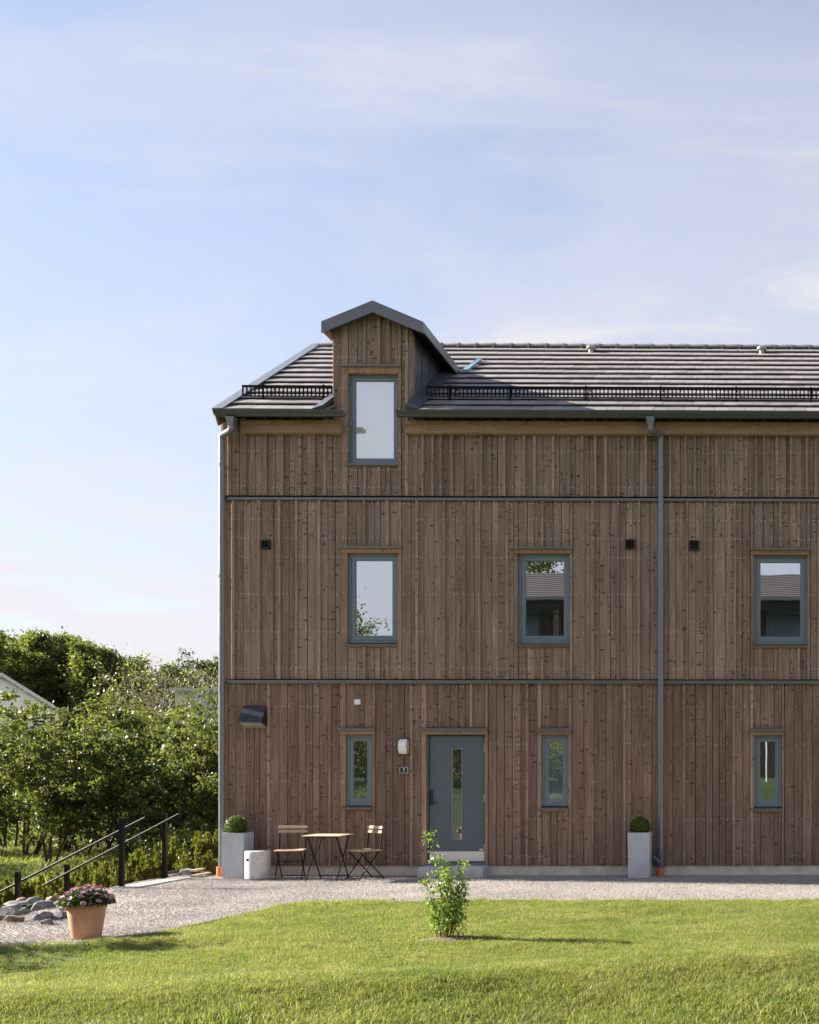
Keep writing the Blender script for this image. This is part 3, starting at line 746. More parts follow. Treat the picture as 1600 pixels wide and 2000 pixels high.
# gutters
def gutter(x0, x1):
    b = MB(); r = 0.066; cy, cz = yE - 0.045, zE - 0.008; m = 12; pts = []
    for k in range(m + 1):
        t = math.pi + math.pi * k / m; pts.append((cy + r * math.cos(t), cz + r * math.sin(t) * 1.3))
    inner = [(cy + (p[0] - cy) * 0.93, cz + (p[1] - cz) * 0.93) for p in pts][::-1]
    b.prism([(pts[0][0] - 0.01, cz + 0.008)] + pts + inner, x0, x1, 'x'); return b
ga = part(gutter(X(421, yE - .1), X(671, yE - .1)), 'gutter', M['gutter'], smooth=True)
gb = part(gutter(X(774, yE - .1), XR), 'gutter', M['gutter'], smooth=True)
for px, par in ((428, ga), (497, ga), (563, ga), (622, ga), (816, gb), (886, gb), (958, gb), (1030, gb), (1106, gb), (1180, gb), (1254, gb), (1328, gb), (1402, gb), (1475, gb), (1549, gb)):
    xx = X(px, yE - .1); b = MB(); cy, cz = yE - 0.045, zE - 0.008; r = 0.069
    pts = [(xx, cy + r * math.cos(math.pi + math.pi * k / 8), cz + 1.3 * r * math.sin(math.pi + math.pi * k / 8)) for k in range(9)]
    for a_, b_ in zip(pts[:-1], pts[1:]): b.bar(a_, b_, 0.022, 0.006)
    b.box(xx - .012, xx + .012, cy - r - 0.014, cy - r + 0.01, cz - 0.004, cz + 0.014)
    part(b, 'gutter_bracket', M['gutter'], par)
# boxed eaves
for a, b_ in ((473, 666), (791, None)):
    xa = X(a, -.1); xb2 = X(b_, -.1) if b_ else XR
    e = part(MB().box(xa, xb2, -0.13, 0.06, Zf(846, -.13), zE - 0.09), 'eave_box', M['fascia'])
    part(MB().box(xa, xb2, -0.152, -0.132, Zf(830, -.14), zE - 0.085), 'eave_lath', M['casing'], e)

# snow guards
def snow_guard(x0, x1, posts):
    yg = 0.27; z0 = Zf(779, yg); z1 = Zf(756.5, yg)
    sg = part(MB().bar((x0, yg, z1), (x1, yg, z1), 0.02, 0.034), 'snow_guard', M['black'])
    part(MB().bar((x0, yg, z0 + .015), (x1, yg, z0 + .015), 0.02, 0.042), 'lower_rail', M['black'], sg)
    b = MB(); x = x0 + 0.012
    while x < x1: b.bar((x, yg, z0 + .03), (x, yg, z1 - .01), 0.022, 0.010); x += 0.066
    tag(part(b, 'picket', M['black'], sg), kind='stuff')
    for px in posts:
        xp = X(px, yg); b = MB()
        b.bar((xp, yg - .02, z0 - 0.075), (xp, yg - .02, z1 + .022), 0.024, 0.03)
        b.bar((xp, yg - .01, z0 - 0.055), (xp, yg + 0.42, zroof(yg + .42) + 0.06), 0.024, 0.012)
        b.bar((xp + .02, yg - .01, z0 - 0.045), (xp + .10, yg + 0.10, z0 + .09), 0.02, 0.01)
        part(b, 'bracket', M['black'], sg)
snow_guard(X(473, .27), X(649, .27), (515, 633))
snow_guard(X(833, .27), XR, (879, 997, 1145, 1291, 1438, 1584))

# dormer ------------------------------------------------------------------------
yF = -0.20
zap = Z(727, 586.5, yF); zend = Z(827, 628.5, yF); dxc2 = X(727.5, yF); dl = X(627.5, yF); dr_ = X(827, yF); th = 0.185; zap2 = zap - th * 1.02
b = MB(); pol = [(dl, zend - th), (dxc2, zap2), (dr_, zend - th), (dr_, zend), (dxc2, zap), (dl, zend)]
dormer = part(MB().prism([(dl + .02, zend - th + .06), (dxc2, zap2 + .06), (dr_ - .02, zend - th + .06), (dr_ - .02, zend - .012), (dxc2, zap - .012), (dl + .02, zend - .012)], yF + 0.02, 2.75, 'y'), 'dormer_roof', M['flash_dark'])
part(MB().prism(pol, yF, yF + 0.018, 'y'), 'dormer_fascia', M['flash'], dormer)
for s in (-1, 1):                                   # side trims of the dormer eaves, folded sheet
    xa = dl if s < 0 else dr_ - 0.018
    part(MB().prism([(yF + .02, zend - th + .03), (yF + .02, zend), (2.10, zend), (1.95, zend - th + .03)], xa, xa + 0.018, 'x'), 'eave_trim', M['flash'], dormer)
    x_in = dx0 if s < 0 else dx1; x_out = dl + .02 if s < 0 else dr_ - .02
    zs_ = zend - th + 0.012
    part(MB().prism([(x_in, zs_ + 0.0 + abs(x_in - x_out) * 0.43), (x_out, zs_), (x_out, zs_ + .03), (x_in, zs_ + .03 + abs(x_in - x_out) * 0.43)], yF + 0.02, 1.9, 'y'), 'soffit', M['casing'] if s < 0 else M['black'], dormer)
    # cheek: sheet metal wall from the front down to the roof
    xo = dx0 if s < 0 else dx1; c0, c1 = (xo + 0.006, xo + 0.10) if s < 0 else (xo - 0.10, xo - 0.006)
    ztop = zend - th + 0.10; y_end = yE + (ztop - zE) / TP
    ck = part(MB().prism([(0.116, zroof(0.116)), (y_end, ztop), (0.116, ztop)], c0, c1, 'x'), 'dormer_cheek', M['flash_dark'], dormer)
    for ys_ in (0.48, 0.86, 1.22):
        xx = xo - 0.006 if s < 0 else xo - 0.006
        q = 0.012
        part(MB().box(xx, xx + q, ys_, ys_ + 0.014, zroof(ys_) + .02, ztop), 'standing_seam', M['flash_dark'], dormer)
    # apron flashing on the roof beside the cheek
    b = MB(); w = 0.20 * s; vs = []
    for sl, q in ((-0.02, 0.055), ((1.95 - yE) / CP, 0.055)):
        vs += [rp(sl, q, xo - 0.005 * s), rp(sl, q + .004, xo + w), rp(sl, q + .07, xo - 0.005 * s)]
    b.add(vs, [(0, 1, 4, 3), (1, 2, 5, 4), (2, 0, 3, 5), (0, 2, 1), (3, 4, 5)]); part(b, 'apron_flashing', M['flash_dark'], dormer)
part(MB().prism([(xx_, 0) for xx_ in ()] or [(dx0 + .11, zEb - .3), (dx1 - .11, zEb - .3), (dx1 - .11, gable_top(dx1) - .05), (dxc, gz_ap - .05), (dx0 + .11, gable_top(dx0) - .05)], 0.117, 2.0, 'y'), 'dormer_core', M['core'], dormer)
# pale blue sheet at the foot of the right dormer valley
p0 = W(904, 741, 1.75); p1 = W(936, 717, 2.45)
b = MB(); vs = [(p0[0], 1.72, zroof(1.72) + .06), (p0[0] + .10, 1.74, zroof(1.74) + .055), (p1[0] + .06, 2.47, zroof(2.47) + .055), (p1[0], 2.45, zroof(2.45) + .07)]
vs += [(a, y - .01, z + .035) for a, y, z in vs]
b.add(vs, [(0, 3, 2, 1), (4, 5, 6, 7), (0, 1, 5, 4), (1, 2, 6, 5), (2, 3, 7, 6), (3, 0, 4, 7)]); part(b, 'valley_sheet', M['blueflash'], dormer)

# downpipes -----------------------------------------------------------------------
def arc(p, q, r_, n=6): return [tuple(Vector(p).lerp(Vector(q), 0.5 - 0.5 * math.cos(math.pi * i / n))) for i in range(n + 1)]
def downpipe(pxt, pxb, pys, ybase, clamps, foot):
    cy = yE - 0.045; yw = -0.10
    xt = X(pxt, cy); xb_ = X(pxb, yw); zt = Z(pxt, 818, cy); zc = Z(pxt, 832, cy); zlow = Z(pxb, pys, yw)
    zmid = Z(pxb, 851, yw)
    pts = [(xt, cy, zc + .03), (xt, cy, zc - 0.06)]
    a = Vector((xt, cy, zc - 0.06)); bq = Vector((xb_, yw, zmid))
    for i in range(1, 10):
        t = i / 10; sm = t * t * (3 - 2 * t); sm2 = min(1, max(0, sm))
        pts.append((a.x + (bq.x - a.x) * sm2, a.y + (bq.y - a.y) * sm2, a.z + (bq.z - a.z) * t))
    pts += [tuple(bq), (xb_, yw, zlow)]
    dp = part(MB().tube(pts, 0.048, 14), 'downpipe', M['pipe'], smooth=True)
    b = MB(); w0, w1 = 0.068, 0.045
    b.add([(xt - w0, cy - .065, zt + .02), (xt + w0, cy - .065, zt + .02), (xt + w0, cy + .05, zt + .02), (xt - w0, cy + .05, zt + .02),
           (xt - w1, cy - .049, zc), (xt + w1, cy - .049, zc), (xt + w1, cy + .049, zc), (xt - w1, cy + .049, zc)],
          [(0, 1, 2, 3), (7, 6, 5, 4), (0, 4, 5, 1), (1, 5, 6, 2), (2, 6, 7, 3), (3, 7, 4, 0)])
    part(b, 'outlet_funnel', M['pipe'], dp)
    for cyp in clamps:
        zc2 = Z(pxb, cyp, yw); q = MB().lathe([(0.0505, -0.03), (0.053, -0.028), (0.053, 0.028), (0.0505, 0.03)], 14, (xb_, yw, zc2)); q.box(xb_ - .01, xb_ + .01, yw + .05, 0.02, zc2 - .012, zc2 + .012)
        part(q, 'pipe_clamp', M['pipe'], dp, True)
    return dp, xb_, yw, zlow
dp, xd, yd, zl = downpipe(452, 433.5, 1695, 0, (908, 1125, 1345, 1560), None)
part(MB().lathe([(0.062, -0.30), (0.062, 0.0), (0.058, 0.02)], 16, (xd - 0.02, yd, zl - 0.0)), 'drain_collar', M['orange'], dp, True)
dp2, xd, yd, zl = downpipe(1271, 1291, 1690, 0, (908, 1130, 1335, 1538), None)
part(MB().lathe([(0.060, 0.0), (0.060, 0.30), (0.052, 0.31)], 16, (xd, yd, zl - 0.04)), 'leaf_trap', M['flash_dark'], dp2, True)
part(MB().tube([(xd, yd - .01, zl + .02), (xd - 0.13, yd - .08, zl + .15)], 0.042, 12), 'branch_spout', M['flash_dark'], dp2, True)
part(MB().lathe([(0.062, -0.22), (0.062, -0.02), (0.058, 0.0)], 16, (xd - 0.01, yd, zl - 0.03)), 'drain_collar', M['orange'], dp2, True)

# small wall vents
for px, py, hw in ((519, 1063, 8.5), (1231, 1063, 9.5), (1356, 1065, 9.5)):
    x_, z_ = W(px, py, -0.03); r = hw / 120
    v_ = part(ring(MB(), x_ - r, x_ + r, z_ - r, z_ + r, 0.018, -0.048, 0.02), 'air_vent', M['blackplastic'])
    b = MB()
    for k in range(6):
        zz_ = z_ - r + 0.026 + k * (2 * r - .04) / 6; b.add([(x_ - r + .018, -0.036, zz_), (x_ + r - .018, -0.036, zz_), (x_ + r - .018, -0.018, zz_ + .014), (x_ - r + .018, -0.018, zz_ + .014)], [(0, 1, 2, 3)])
    part(b, 'louvre', M['blackplastic'], v_)
# exhaust hood
xa, xb_ = X(477), X(522); zt = Z(500, 1378); zb = Z(500, 1420); zf = Z(500, 1409.5, -0.21); ywl = -0.014
hood = thing('exhaust_hood', 'dark blue wedge shaped exhaust hood on the wall above the left planter', 'vent hood', (xa, 0, zb))
b = MB(); q = lambda x, y, z: (x - xa, y, z - zb); t_ = .006
b.add([q(xa, ywl, zt), q(xb_, ywl, zt), q(xb_, -0.21, zf), q(xa, -0.21, zf), q(xa, ywl, zt - t_), q(xb_, ywl, zt - t_), q(xb_, -0.205, zf - t_), q(xa, -0.205, zf - t_)], [(0, 3, 2, 1), (4, 5, 6, 7), (3, 7, 6, 2), (0, 1, 5, 4), (0, 4, 7, 3), (1, 2, 6, 5)])
b.obj('cover', M['hood'], hood)
for i, xx in enumerate((xa + 0.001, xb_ - 0.007)):
    MB().prism([(ywl, zt - .008 - zb), (-0.203, zf - .008 - zb), (ywl, 0)], xx - xa, xx - xa + .006, 'x').obj('cheek', M['hood'], hood)
b = MB(); b.add([q(xa + .008, ywl, zb + .003), q(xb_ - .008, ywl, zb + .003), q(xb_ - .008, -0.2, zf - .012), q(xa + .008, -0.2, zf - .012)], [(0, 1, 2, 3)]); b.obj('grille', M['hood_in'], hood)
MB().box(0.004, xb_ - xa - .004, ywl - .02, 0.0, -0.012, 0.0).obj('lower_lip', M['hood_in'], hood)
# sensor box
x_, z_ = W(698.5, 1371, -0.02); sb = thing('sensor_box', 'small square white box on the wall above the left narrow window', 'sensor box', (x_, 0, z_))
MB().cbox(-.046, .046, -0.045, 0.0, -.042, .042, .008).obj('case', M['white'], sb); MB().box(-.044, .044, -0.036, -0.001, -.046, -.0425).obj('base', M['hinge'], sb)
# wall lamp
x_, z_ = W(788, 1458, -0.05); lamp = thing('wall_lamp', 'white curved wall lamp with dark edges left of the front door', 'wall lamp', (x_, 0, z_))
def lampprof(r, n=10): return [(r * math.sin(-math.pi / 2 + math.pi * k / n) * 1.0, -r * 1.0 * math.cos(-math.pi / 2 + math.pi * k / n)) for k in range(n + 1)]
hw_, hh_ = 0.078, 0.122
pr = [(-0.016 - 0.092 * math.sin(math.pi * k / 14), -hh_ * math.cos(math.pi * k / 14)) for k in range(15)]   # (y, z): the opal shell bows out from top to bottom
MB().prism(pr, -hw_ + .004, hw_ - .004, 'x').obj('diffuser', M['opal'], lamp, True)
for sx_ in (-1, 1):                                                              # dark rims along both ends
    b = MB(); xx = sx_ * (hw_ - .002)
    for p_, q_ in zip(pr[:-1], pr[1:]): b.bar((xx, p_[0] * 1.03, p_[1] * 1.03), (xx, q_[0] * 1.03, q_[1] * 1.03), .010, .012)
    b.obj('rim', M['blackplastic'], lamp)
MB().box(-hw_, hw_, -0.0155, 0.0, -hh_ - .006, hh_ + .006).obj('back_plate', M['blackplastic'], lamp)
# house number
x_, z_ = W(789.5, 1504, -0.012); sg = thing('number_sign', 'small dark house number sign reading 7 beside the front door', 'house number', (x_, -0.012, z_))
MB().box(-.062, .062, -0.018, 0.0, -.044, .044).obj('plate', M['plate'], sg)
ring(MB(), -.066, .066, -.048, .048, .0045, -0.0215, -0.001).obj('border', M['white'], sg)
b = MB(); c_ = 0.006
b.add([(-.017, -.0205, .024), (.017, -.0205, .024), (.017, -.0205, .0165), (-.017, -.0205, .0145)], [(0, 3, 2, 1)])
b.add([(.0085, -.0205, .0152), (.017, -.0205, .0163), (.0015, -.0205, -.024), (-.0075, -.0205, -.024)], [(0, 3, 2, 1)])
b.obj('numeral', M['white'], sg)

# ================================================================ THINGS BY THE WALL
def hw(x, y): return hz(x, y)
# concrete step
x0, x1 = X(815, -.4), X(943, -.42); zt = Zf(1694, -0.38)
b = MB(); zt = 0.165
b.add([(x0, -0.40, -.05), (x1, -0.40, -.05), (x1, 0.03, -.05), (x0, 0.03, -.05), (x0, -0.40, zt - .03), (x1, -0.40, zt - .03), (x1, .03, zt - .03), (x0, .03, zt - .03),
       (x0 + .03, -0.37, zt), (x1 - .03, -0.37, zt), (x1 - .03, .03, zt), (x0 + .03, .03, zt)],
      [(0, 3, 2, 1), (0, 1, 5, 4), (1, 2, 6, 5), (2, 3, 7, 6), (3, 0, 4, 7), (4, 5, 9, 8), (5, 6, 10, 9), (6, 7, 11, 10), (7, 4, 8, 11), (8, 9, 10, 11)])
tag(b.obj('door_step', M['conc']), 'low grey concrete block step in front of the door', 'step')

# planters and clipped box balls
def leaf_cloud(centers, size, rs, aspect=0.5, up=0.3, norm=None):
    """one bent-free leaf (4 corners) per centre -> V, F"""
    n = len(centers); d = rs.normal(size=(n, 3)); d[:, 2] += up
    if norm is not None: d = d * 0.55 + norm
    d /= np.linalg.norm(d, axis=1)[:, None]
    a = rs.normal(size=(n, 3)); a -= (a * d).sum(1)[:, None] * d; a /= np.linalg.norm(a, axis=1)[:, None]
    bb = np.cross(d, a); s = (size * rs.uniform(0.65, 1.3, n))[:, None]
    p0 = centers - a * s; p2 = centers + a * s
    p1 = centers + bb * s * aspect + d * s * 0.12; p3 = centers - bb * s * aspect + d * s * 0.12
    V = np.stack([p0, p1, p2, p3], 1).reshape(-1, 3); Fq = np.arange(4 * n).reshape(-1, 4); return V, Fq
def planter(px0, px1, side, yf, ground, label, ball_lab, ballr, ballpx):
    x0, x1 = X(px0, yf), X(px1, yf); w = x1 - x0; h = 0.715; yb_ = yf + w
    t = thing('planter', label, 'planter', ((x0 + x1) / 2, yf + w / 2, ground), 0, 'tall square planters along the wall')
    hwid = w / 2; b = MB(); r = 0.022
    o4 = [(-hwid, -hwid), (hwid, -hwid), (hwid, hwid), (-hwid, hwid)]; i4 = [(p[0] * (1 - r / hwid), p[1] * (1 - r / hwid)) for p in o4]; bt = [(p[0] * .96, p[1] * .96) for p in o4]
    vs = [(*p, 0) for p in bt] + [(*p, h) for p in o4] + [(*p, h) for p in i4] + [(*p, h - 0.05) for p in i4]
    fs = [(3, 2, 1, 0)] + [(i, (i + 1) % 4, 4 + (i + 1) % 4, 4 + i) for i in range(4)] + [(4 + i, 4 + (i + 1) % 4, 8 + (i + 1) % 4, 8 + i) for i in range(4)] + [(8 + i, 8 + (i + 1) % 4, 12 + (i + 1) % 4, 12 + i) for i in range(4)]
    b.add(vs, fs); b.obj('box', M['planter'], t)
    MB().box(-hwid + r + .001, hwid - r - .001, -hwid + r + .001, hwid - r - .001, h - .09, h - 0.035).obj('soil', M['soil'], t)
    bx = X(ballpx, yf + w / 2)
    p = thing('box_ball', ball_lab, 'topiary', (bx, yf + w / 2, ground + h - 0.035), 0, 'clipped box balls in the planters')
    rs = np.random.RandomState(int(px0)); n = 2600
    d = rs.normal(size=(n, 3)); d /= np.linalg.norm(d, axis=1)[:, None]
    lump = 1 + 0.10 * (vnoise(d[:, 0] * 3 + 9, d[:, 1] * 3 + d[:, 2] * 2) - 0.5)
    c = d * (ballr * lump * rs.uniform(0.86, 1.05, n))[:, None] + np.array([0, 0, ballr * 0.86])
    keep = c[:, 2] > 0.0
    V, Fq = leaf_cloud(c[keep], 0.014, rs, 0.55, 0, d[keep])
    link('foliage', np_mesh('foliage', V, Fq, M['leaf_box']), p)
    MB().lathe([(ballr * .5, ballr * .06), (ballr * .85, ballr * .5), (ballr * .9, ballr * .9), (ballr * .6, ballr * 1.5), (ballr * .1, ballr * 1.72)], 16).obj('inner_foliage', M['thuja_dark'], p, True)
    return t
planter(433.5, 476, 0, -0.52, 0.0, 'pale grey planter at the house corner, beside the concrete stool', 'clipped box ball in the planter at the house corner', 0.158, 461.5)
planter(1226, 1269, 0, -0.50, 0.0, 'pale grey planter beside the downpipe right of the door', 'clipped box ball in the planter right of the door', 0.150, 1250)

# concrete stool
xs_, ys_ = X(504, -.51), -0.51
st = thing('concrete_stool', 'round pale concrete stool with a grip slot, beside the left planter', 'stool', (xs_, ys_, 0.0))
R0 = 0.188; hst = 0.44; n = 40; b = MB()
prof = [(R0 - .012, 0), (R0, .012), (R0, 0.285), (R0, 0.325), (R0, hst - .02), (R0 - .006, hst - .006), (R0 - .02, hst), (0.02, hst)]
ga0 = R(-122)
o = 0
vs = [(r * math.cos(2 * math.pi * k / n), r * math.sin(2 * math.pi * k / n), z) for r, z in prof for k in range(n)]
fs = []
slot = {int((ga0 % (2 * math.pi)) / (2 * math.pi) * n) % n, (int((ga0 % (2 * math.pi)) / (2 * math.pi) * n) + 1) % n}
for i in range(len(prof) - 1):
    for k in range(n):
        if i == 2 and k in slot: continue
        k2 = (k + 1) % n; fs.append((i * n + k, i * n + k2, (i + 1) * n + k2, (i + 1) * n + k))
fs.append(tuple(range(n - 1, -1, -1))); fs.append(tuple((len(prof) - 1) * n + k for k in range(n)))
b.add(vs, fs); b.obj('body', M['stool'], st, True)
MB().lathe([(R0 - .05, 0.25), (R0 - .045, 0.28), (R0 - .045, 0.35)], n).obj('grip_recess', M['hood_in'], st)

# folding table and chairs
def slatbox(mb, x0, x1, y0, y1, z0, z1): return mb.box(x0, x1, y0, y1, z0, z1)
tx, ty = X(627, -1.0), -0.73
tb = thing('folding_table', 'small square folding table with a slatted wooden top and thin black legs', 'table', (tx, ty, 0))
w = 0.29; zt = 0.70
for k in range(6):
    y0 = -w + k * (2 * w) / 6; MB().box(-w, w, y0 + .004, y0 + 2 * w / 6 - .004, zt - .016, zt).obj('slat', M['slat'], tb)
for s in (-1, 1):
    x = s * 0.235
    MB().bar((x, -0.26, 0.0), (x, 0.23, zt - .016), 0.014, 0.014).obj('leg', M['black'], tb)
    MB().bar((x - .016 * s, 0.26, 0.0), (x - .016 * s, -0.23, zt - .016), 0.014, 0.014).obj('leg', M['black'], tb)
    MB().bar((x, 0.03, 0.33), (s * 0.09, 0.06, zt - .02), 0.010, 0.010).obj('brace', M['black'], tb)
MB().bar((-.235, .225, 0.05), (.235, .225, 0.05), .012, .012).obj('stretcher', M['black'], tb)
b = MB().box(-.25, .25, -.25, -.235, zt - .032, zt - .017); b.box(-.25, .25, .235, .25, zt - .032, zt - .017).obj('top_frame', M['black'], tb)

def make_chair(label, loc, rz):
    t = thing('folding_chair', label, 'chair', loc, rz, 'slatted folding chairs at the small table')
    hx = 0.19
    for s in (-1, 1):
        x = s * hx
        b = MB(); b.bar((x, -0.205, 0), (x, 0.15, 0.46), .013, .016); b.bar((x, 0.15, 0.455), (x, 0.20, 0.82), .013, .016); b.obj('leg', M['black'], t)
        x2 = s * (hx - .02); MB().bar((x2, 0.235, 0), (x2, -0.17, 0.44), .013, .016).obj('leg', M['black'], t)
    for y, z in ((-0.19, 0.03), (0.215, 0.03), (0.02, 0.27)):
        MB().bar((-hx + .005, y, z), (hx - .005, y, z), .010, .010).obj('stretcher', M['black'], t)
    for k in range(4):
        y0 = -0.20 + k * 0.094; MB().cbox(-.205, .205, y0, y0 + .084, 0.443, 0.458, .004).obj('seat_slat', M['slat'], t)
    for z0 in (0.715, 0.783):
        yb_ = 0.172 + (z0 - 0.6) * 0.137 - 0.02
        MB().add([(-.215, yb_ - .007, z0), (.215, yb_ - .007, z0), (.215, yb_ + .008, z0), (-.215, yb_ + .008, z0), (-.215, yb_, z0 + .043), (.215, yb_, z0 + .043), (.215, yb_ + .015, z0 + .043), (-.215, yb_ + .015, z0 + .043)],
                 [(0, 3, 2, 1), (4, 5, 6, 7), (0, 1, 5, 4), (1, 2, 6, 5), (2, 3, 7, 6), (3, 0, 4, 7)]).obj('back_slat', M['slat'], t)
    return t
make_chair('folding chair with wooden slats standing left of the table', (X(568, -.55), -0.55, 0), R(13))
make_chair('folding chair with wooden slats turned towards the table from the right', (X(712, -.62), -0.62, 0), R(-40))

# terracotta pot with daisies
px_, py_ = G(169, 1831, 0.0); gz = hz(px_, py_)
pot = thing('flower_pot', 'large terracotta pot standing on the gravel at the left', 'flower pot', (px_, py_, gz))
MB().lathe([(0.138, 0), (0.146, .012), (0.187, 0.275), (0.187, 0.278), (0.200, 0.285), (0.202, 0.30), (0.196, 0.312), (0.199, 0.318), (0.205, 0.345), (0.200, 0.357), (0.186, 0.355), (0.178, 0.32)], 48).obj('body', M['terra'], pot, True)
pot.scale = (0.9, 0.9, 1.03)
fl = thing('daisy_plant', 'bushy plant with pink and lilac daisies growing in the terracotta pot', 'flowers', (px_, py_, gz + 0.32), 0)
rs = np.random.RandomState(11); n = 2600
th = rs.uniform(0, 2 * np.pi, n); rr = np.sqrt(rs.uniform(0, 1, n)); top = 0.155 * (1 - rr ** 2.4) + 0.02
c = np.stack([rr * 0.245 * np.cos(th), rr * 0.245 * np.sin(th), top * rs.uniform(0.15, 1, n) + 0.015], 1)
V, Fq = leaf_cloud(c, 0.021, rs, 0.42, 0.8); link('foliage', np_mesh('foliage', V, Fq, M['leaf_pot']), fl)
def flower_mesh(mat, np_=11, cup=0.25):
    b = MB(); r = 0.025
    for k in range(np_):
        a = 2 * math.pi * k / np_; wv = 0.22
        b.add([(0.005 * math.cos(a), 0.005 * math.sin(a), 0.0), (r * .7 * math.cos(a - wv), r * .7 * math.sin(a - wv), r * cup * .6), (r * math.cos(a), r * math.sin(a), r * cup), (r * .7 * math.cos(a + wv), r * .7 * math.sin(a + wv), r * cup * .6)], [(0, 1, 2, 3)])
    b.lathe([(0.006, 0.0), (0.0055, 0.003), (0.003, 0.005)], 8, mi=1); return b.mesh('flower', [mat, M['eye']])
fms = [flower_mesh(M['petal']), flower_mesh(M['petal_pale'], 12, 0.15), flower_mesh(M['petal_deep'], 9, 0.8)]
for i in range(125):
    a = rg.uniform(0, 2 * math.pi); q = math.sqrt(rg.uniform(0.0, 1)); z = 0.155 * (1 - q ** 2.4) + 0.035 + rg.uniform(-.006, .022)
    o = link('flower', rg.choice((fms[0], fms[0], fms[1], fms[2])), fl, (q * .255 * math.cos(a), q * .255 * math.sin(a), z))
    o.rotation_euler = (rg.uniform(-.4, .4) - q * .8 * math.sin(a) , rg.uniform(-.4, .4) + q * .8 * math.cos(a), rg.uniform(0, 6)); s = rg.uniform(.75, 1.2); o.scale = (s, s, s)

# ================================================================ STAIR, RAILS, STONES AT THE LEFT
def railing(label, basepx, lowpx, top_end, low_end, gy):
    bx, by = G(*basepx, 0.0)
    t = thing('stair_railing', label, 'railing', (bx, by, 0), 0, 'black railings of the garden stair')
    zt = Z(basepx[0], basepx[2] if len(basepx) > 2 else 0, by); return t
def make_rail(label, pxb, pyb, pyt, pxl, pylt, r0, r1, front):
    bx, by = G(pxb, pyb, 0.0); zt = Z(pxb, pyt, by); lx, lzt = W(pxl, pylt, by)
    t = thing('stair_railing', label, 'railing', (bx, by, 0), 0, 'black railings of the garden stair')
    hwid = 0.029
    for x, z0, z1 in ((bx, -0.05, zt), (lx, -1.4, lzt)):
        q = MB().box(x - bx - hwid, x - bx + hwid, -.029, .029, z0, z1 - .006); q.box(x - bx - hwid - .003, x - bx + hwid + .003, -.032, .032, z1 - .006, z1).obj('post', M['black'], t)
    yr = front * 0.048
    a = W(*r0, by + yr); c = W(*r1, by + yr)
    MB().tube([(a[0] - bx, yr, a[1]), (c[0] - bx, yr, c[1])], 0.018, 10).obj('handrail', M['black'], t, True)
    MB().box(-.048, .048, -.07, .07, -.01, 0.010).obj('foot_plate', M['black'], t)
    return bx, by, lx
r1 = make_rail('black stair railing nearer the flower pot', 238, 1733, 1598, 35, 1703, (284, 1597), (-60, 1773), 1)
r2 = make_rail('black stair railing nearer the house corner', 322, 1716, 1589, 131, 1688, (350, 1590), (86, 1729), -1)
ya, yb2 = r1[1] - 0.12, r2[1] + 0.10
stair = thing('garden_stair', 'concrete garden steps going down to the left between two black railings', 'stair', (r1[0], (ya + yb2) / 2, 0))
for k in range(8):
    xa = 0.26 - k * 0.30; z = 0.012 - k * 0.155
    sk = MB(); d = (yb2 - ya) / 2
    sl = (r2[0] - r1[0]) / (yb2 - ya)
    vs = []
    for zz_ in (z - .16, z):
        vs += [(xa - .32 - d * sl * 0, -d, zz_), (xa + 0, -d, zz_), (xa + 0, d, zz_), (xa - .32, d, zz_)]
    sk.add(vs, [(0, 3, 2, 1), (4, 5, 6, 7), (0, 1, 5, 4), (1, 2, 6, 5), (2, 3, 7, 6), (3, 0, 4, 7)])
    sk.obj('tread', M['slab'], stair)

def rock(label, px, py, w, h, seed, mat, z=None, d=None, sink=0.25, grp='field stones edging the gravel'):
    x, y = G(px, py, 0.0); y += (d or w * .75) * .4; g = -0.02 if z is None else z
    rs = np.random.RandomState(seed); bm = bmesh.new(); bmesh.ops.create_icosphere(bm, subdivisions=3, radius=1.0)
    pl = [(lambda q: (q / np.linalg.norm(q), rs.uniform(0.5, 0.85)))(rs.normal(size=3)) for _ in range(13)]
    for v in bm.verts:
        p = np.array(v.co)
        for nrm, dd in pl:
            k = p @ nrm - dd
            if k > 0: p = p - nrm * k * 0.92
        nz = 1 + 0.12 * (vnoise(p[0] * 2.4 + seed, p[1] * 2.4 + p[2] * 2) - .5) + 0.09 * (vnoise(p[0] * 7 + seed, p[1] * 7 + p[2] * 5) - .5)
        v.co = Vector((p[0] * w / 2, p[1] * (d or w * .75) / 2, p[2] * h * 0.62)) * float(nz)
    me = bpy.data.meshes.new('field_stone'); bm.to_mesh(me); bm.free(); me.materials.append(M[mat])
    me.polygons.foreach_set('use_smooth', [True] * len(me.polygons)); me.set_sharp_from_angle(angle=R(28))
    o = link('field_stone', me, None, (x, y, g + h * (0.5 - sink)), rs.uniform(0, 6)); return tag(o, label, 'stone', grp)
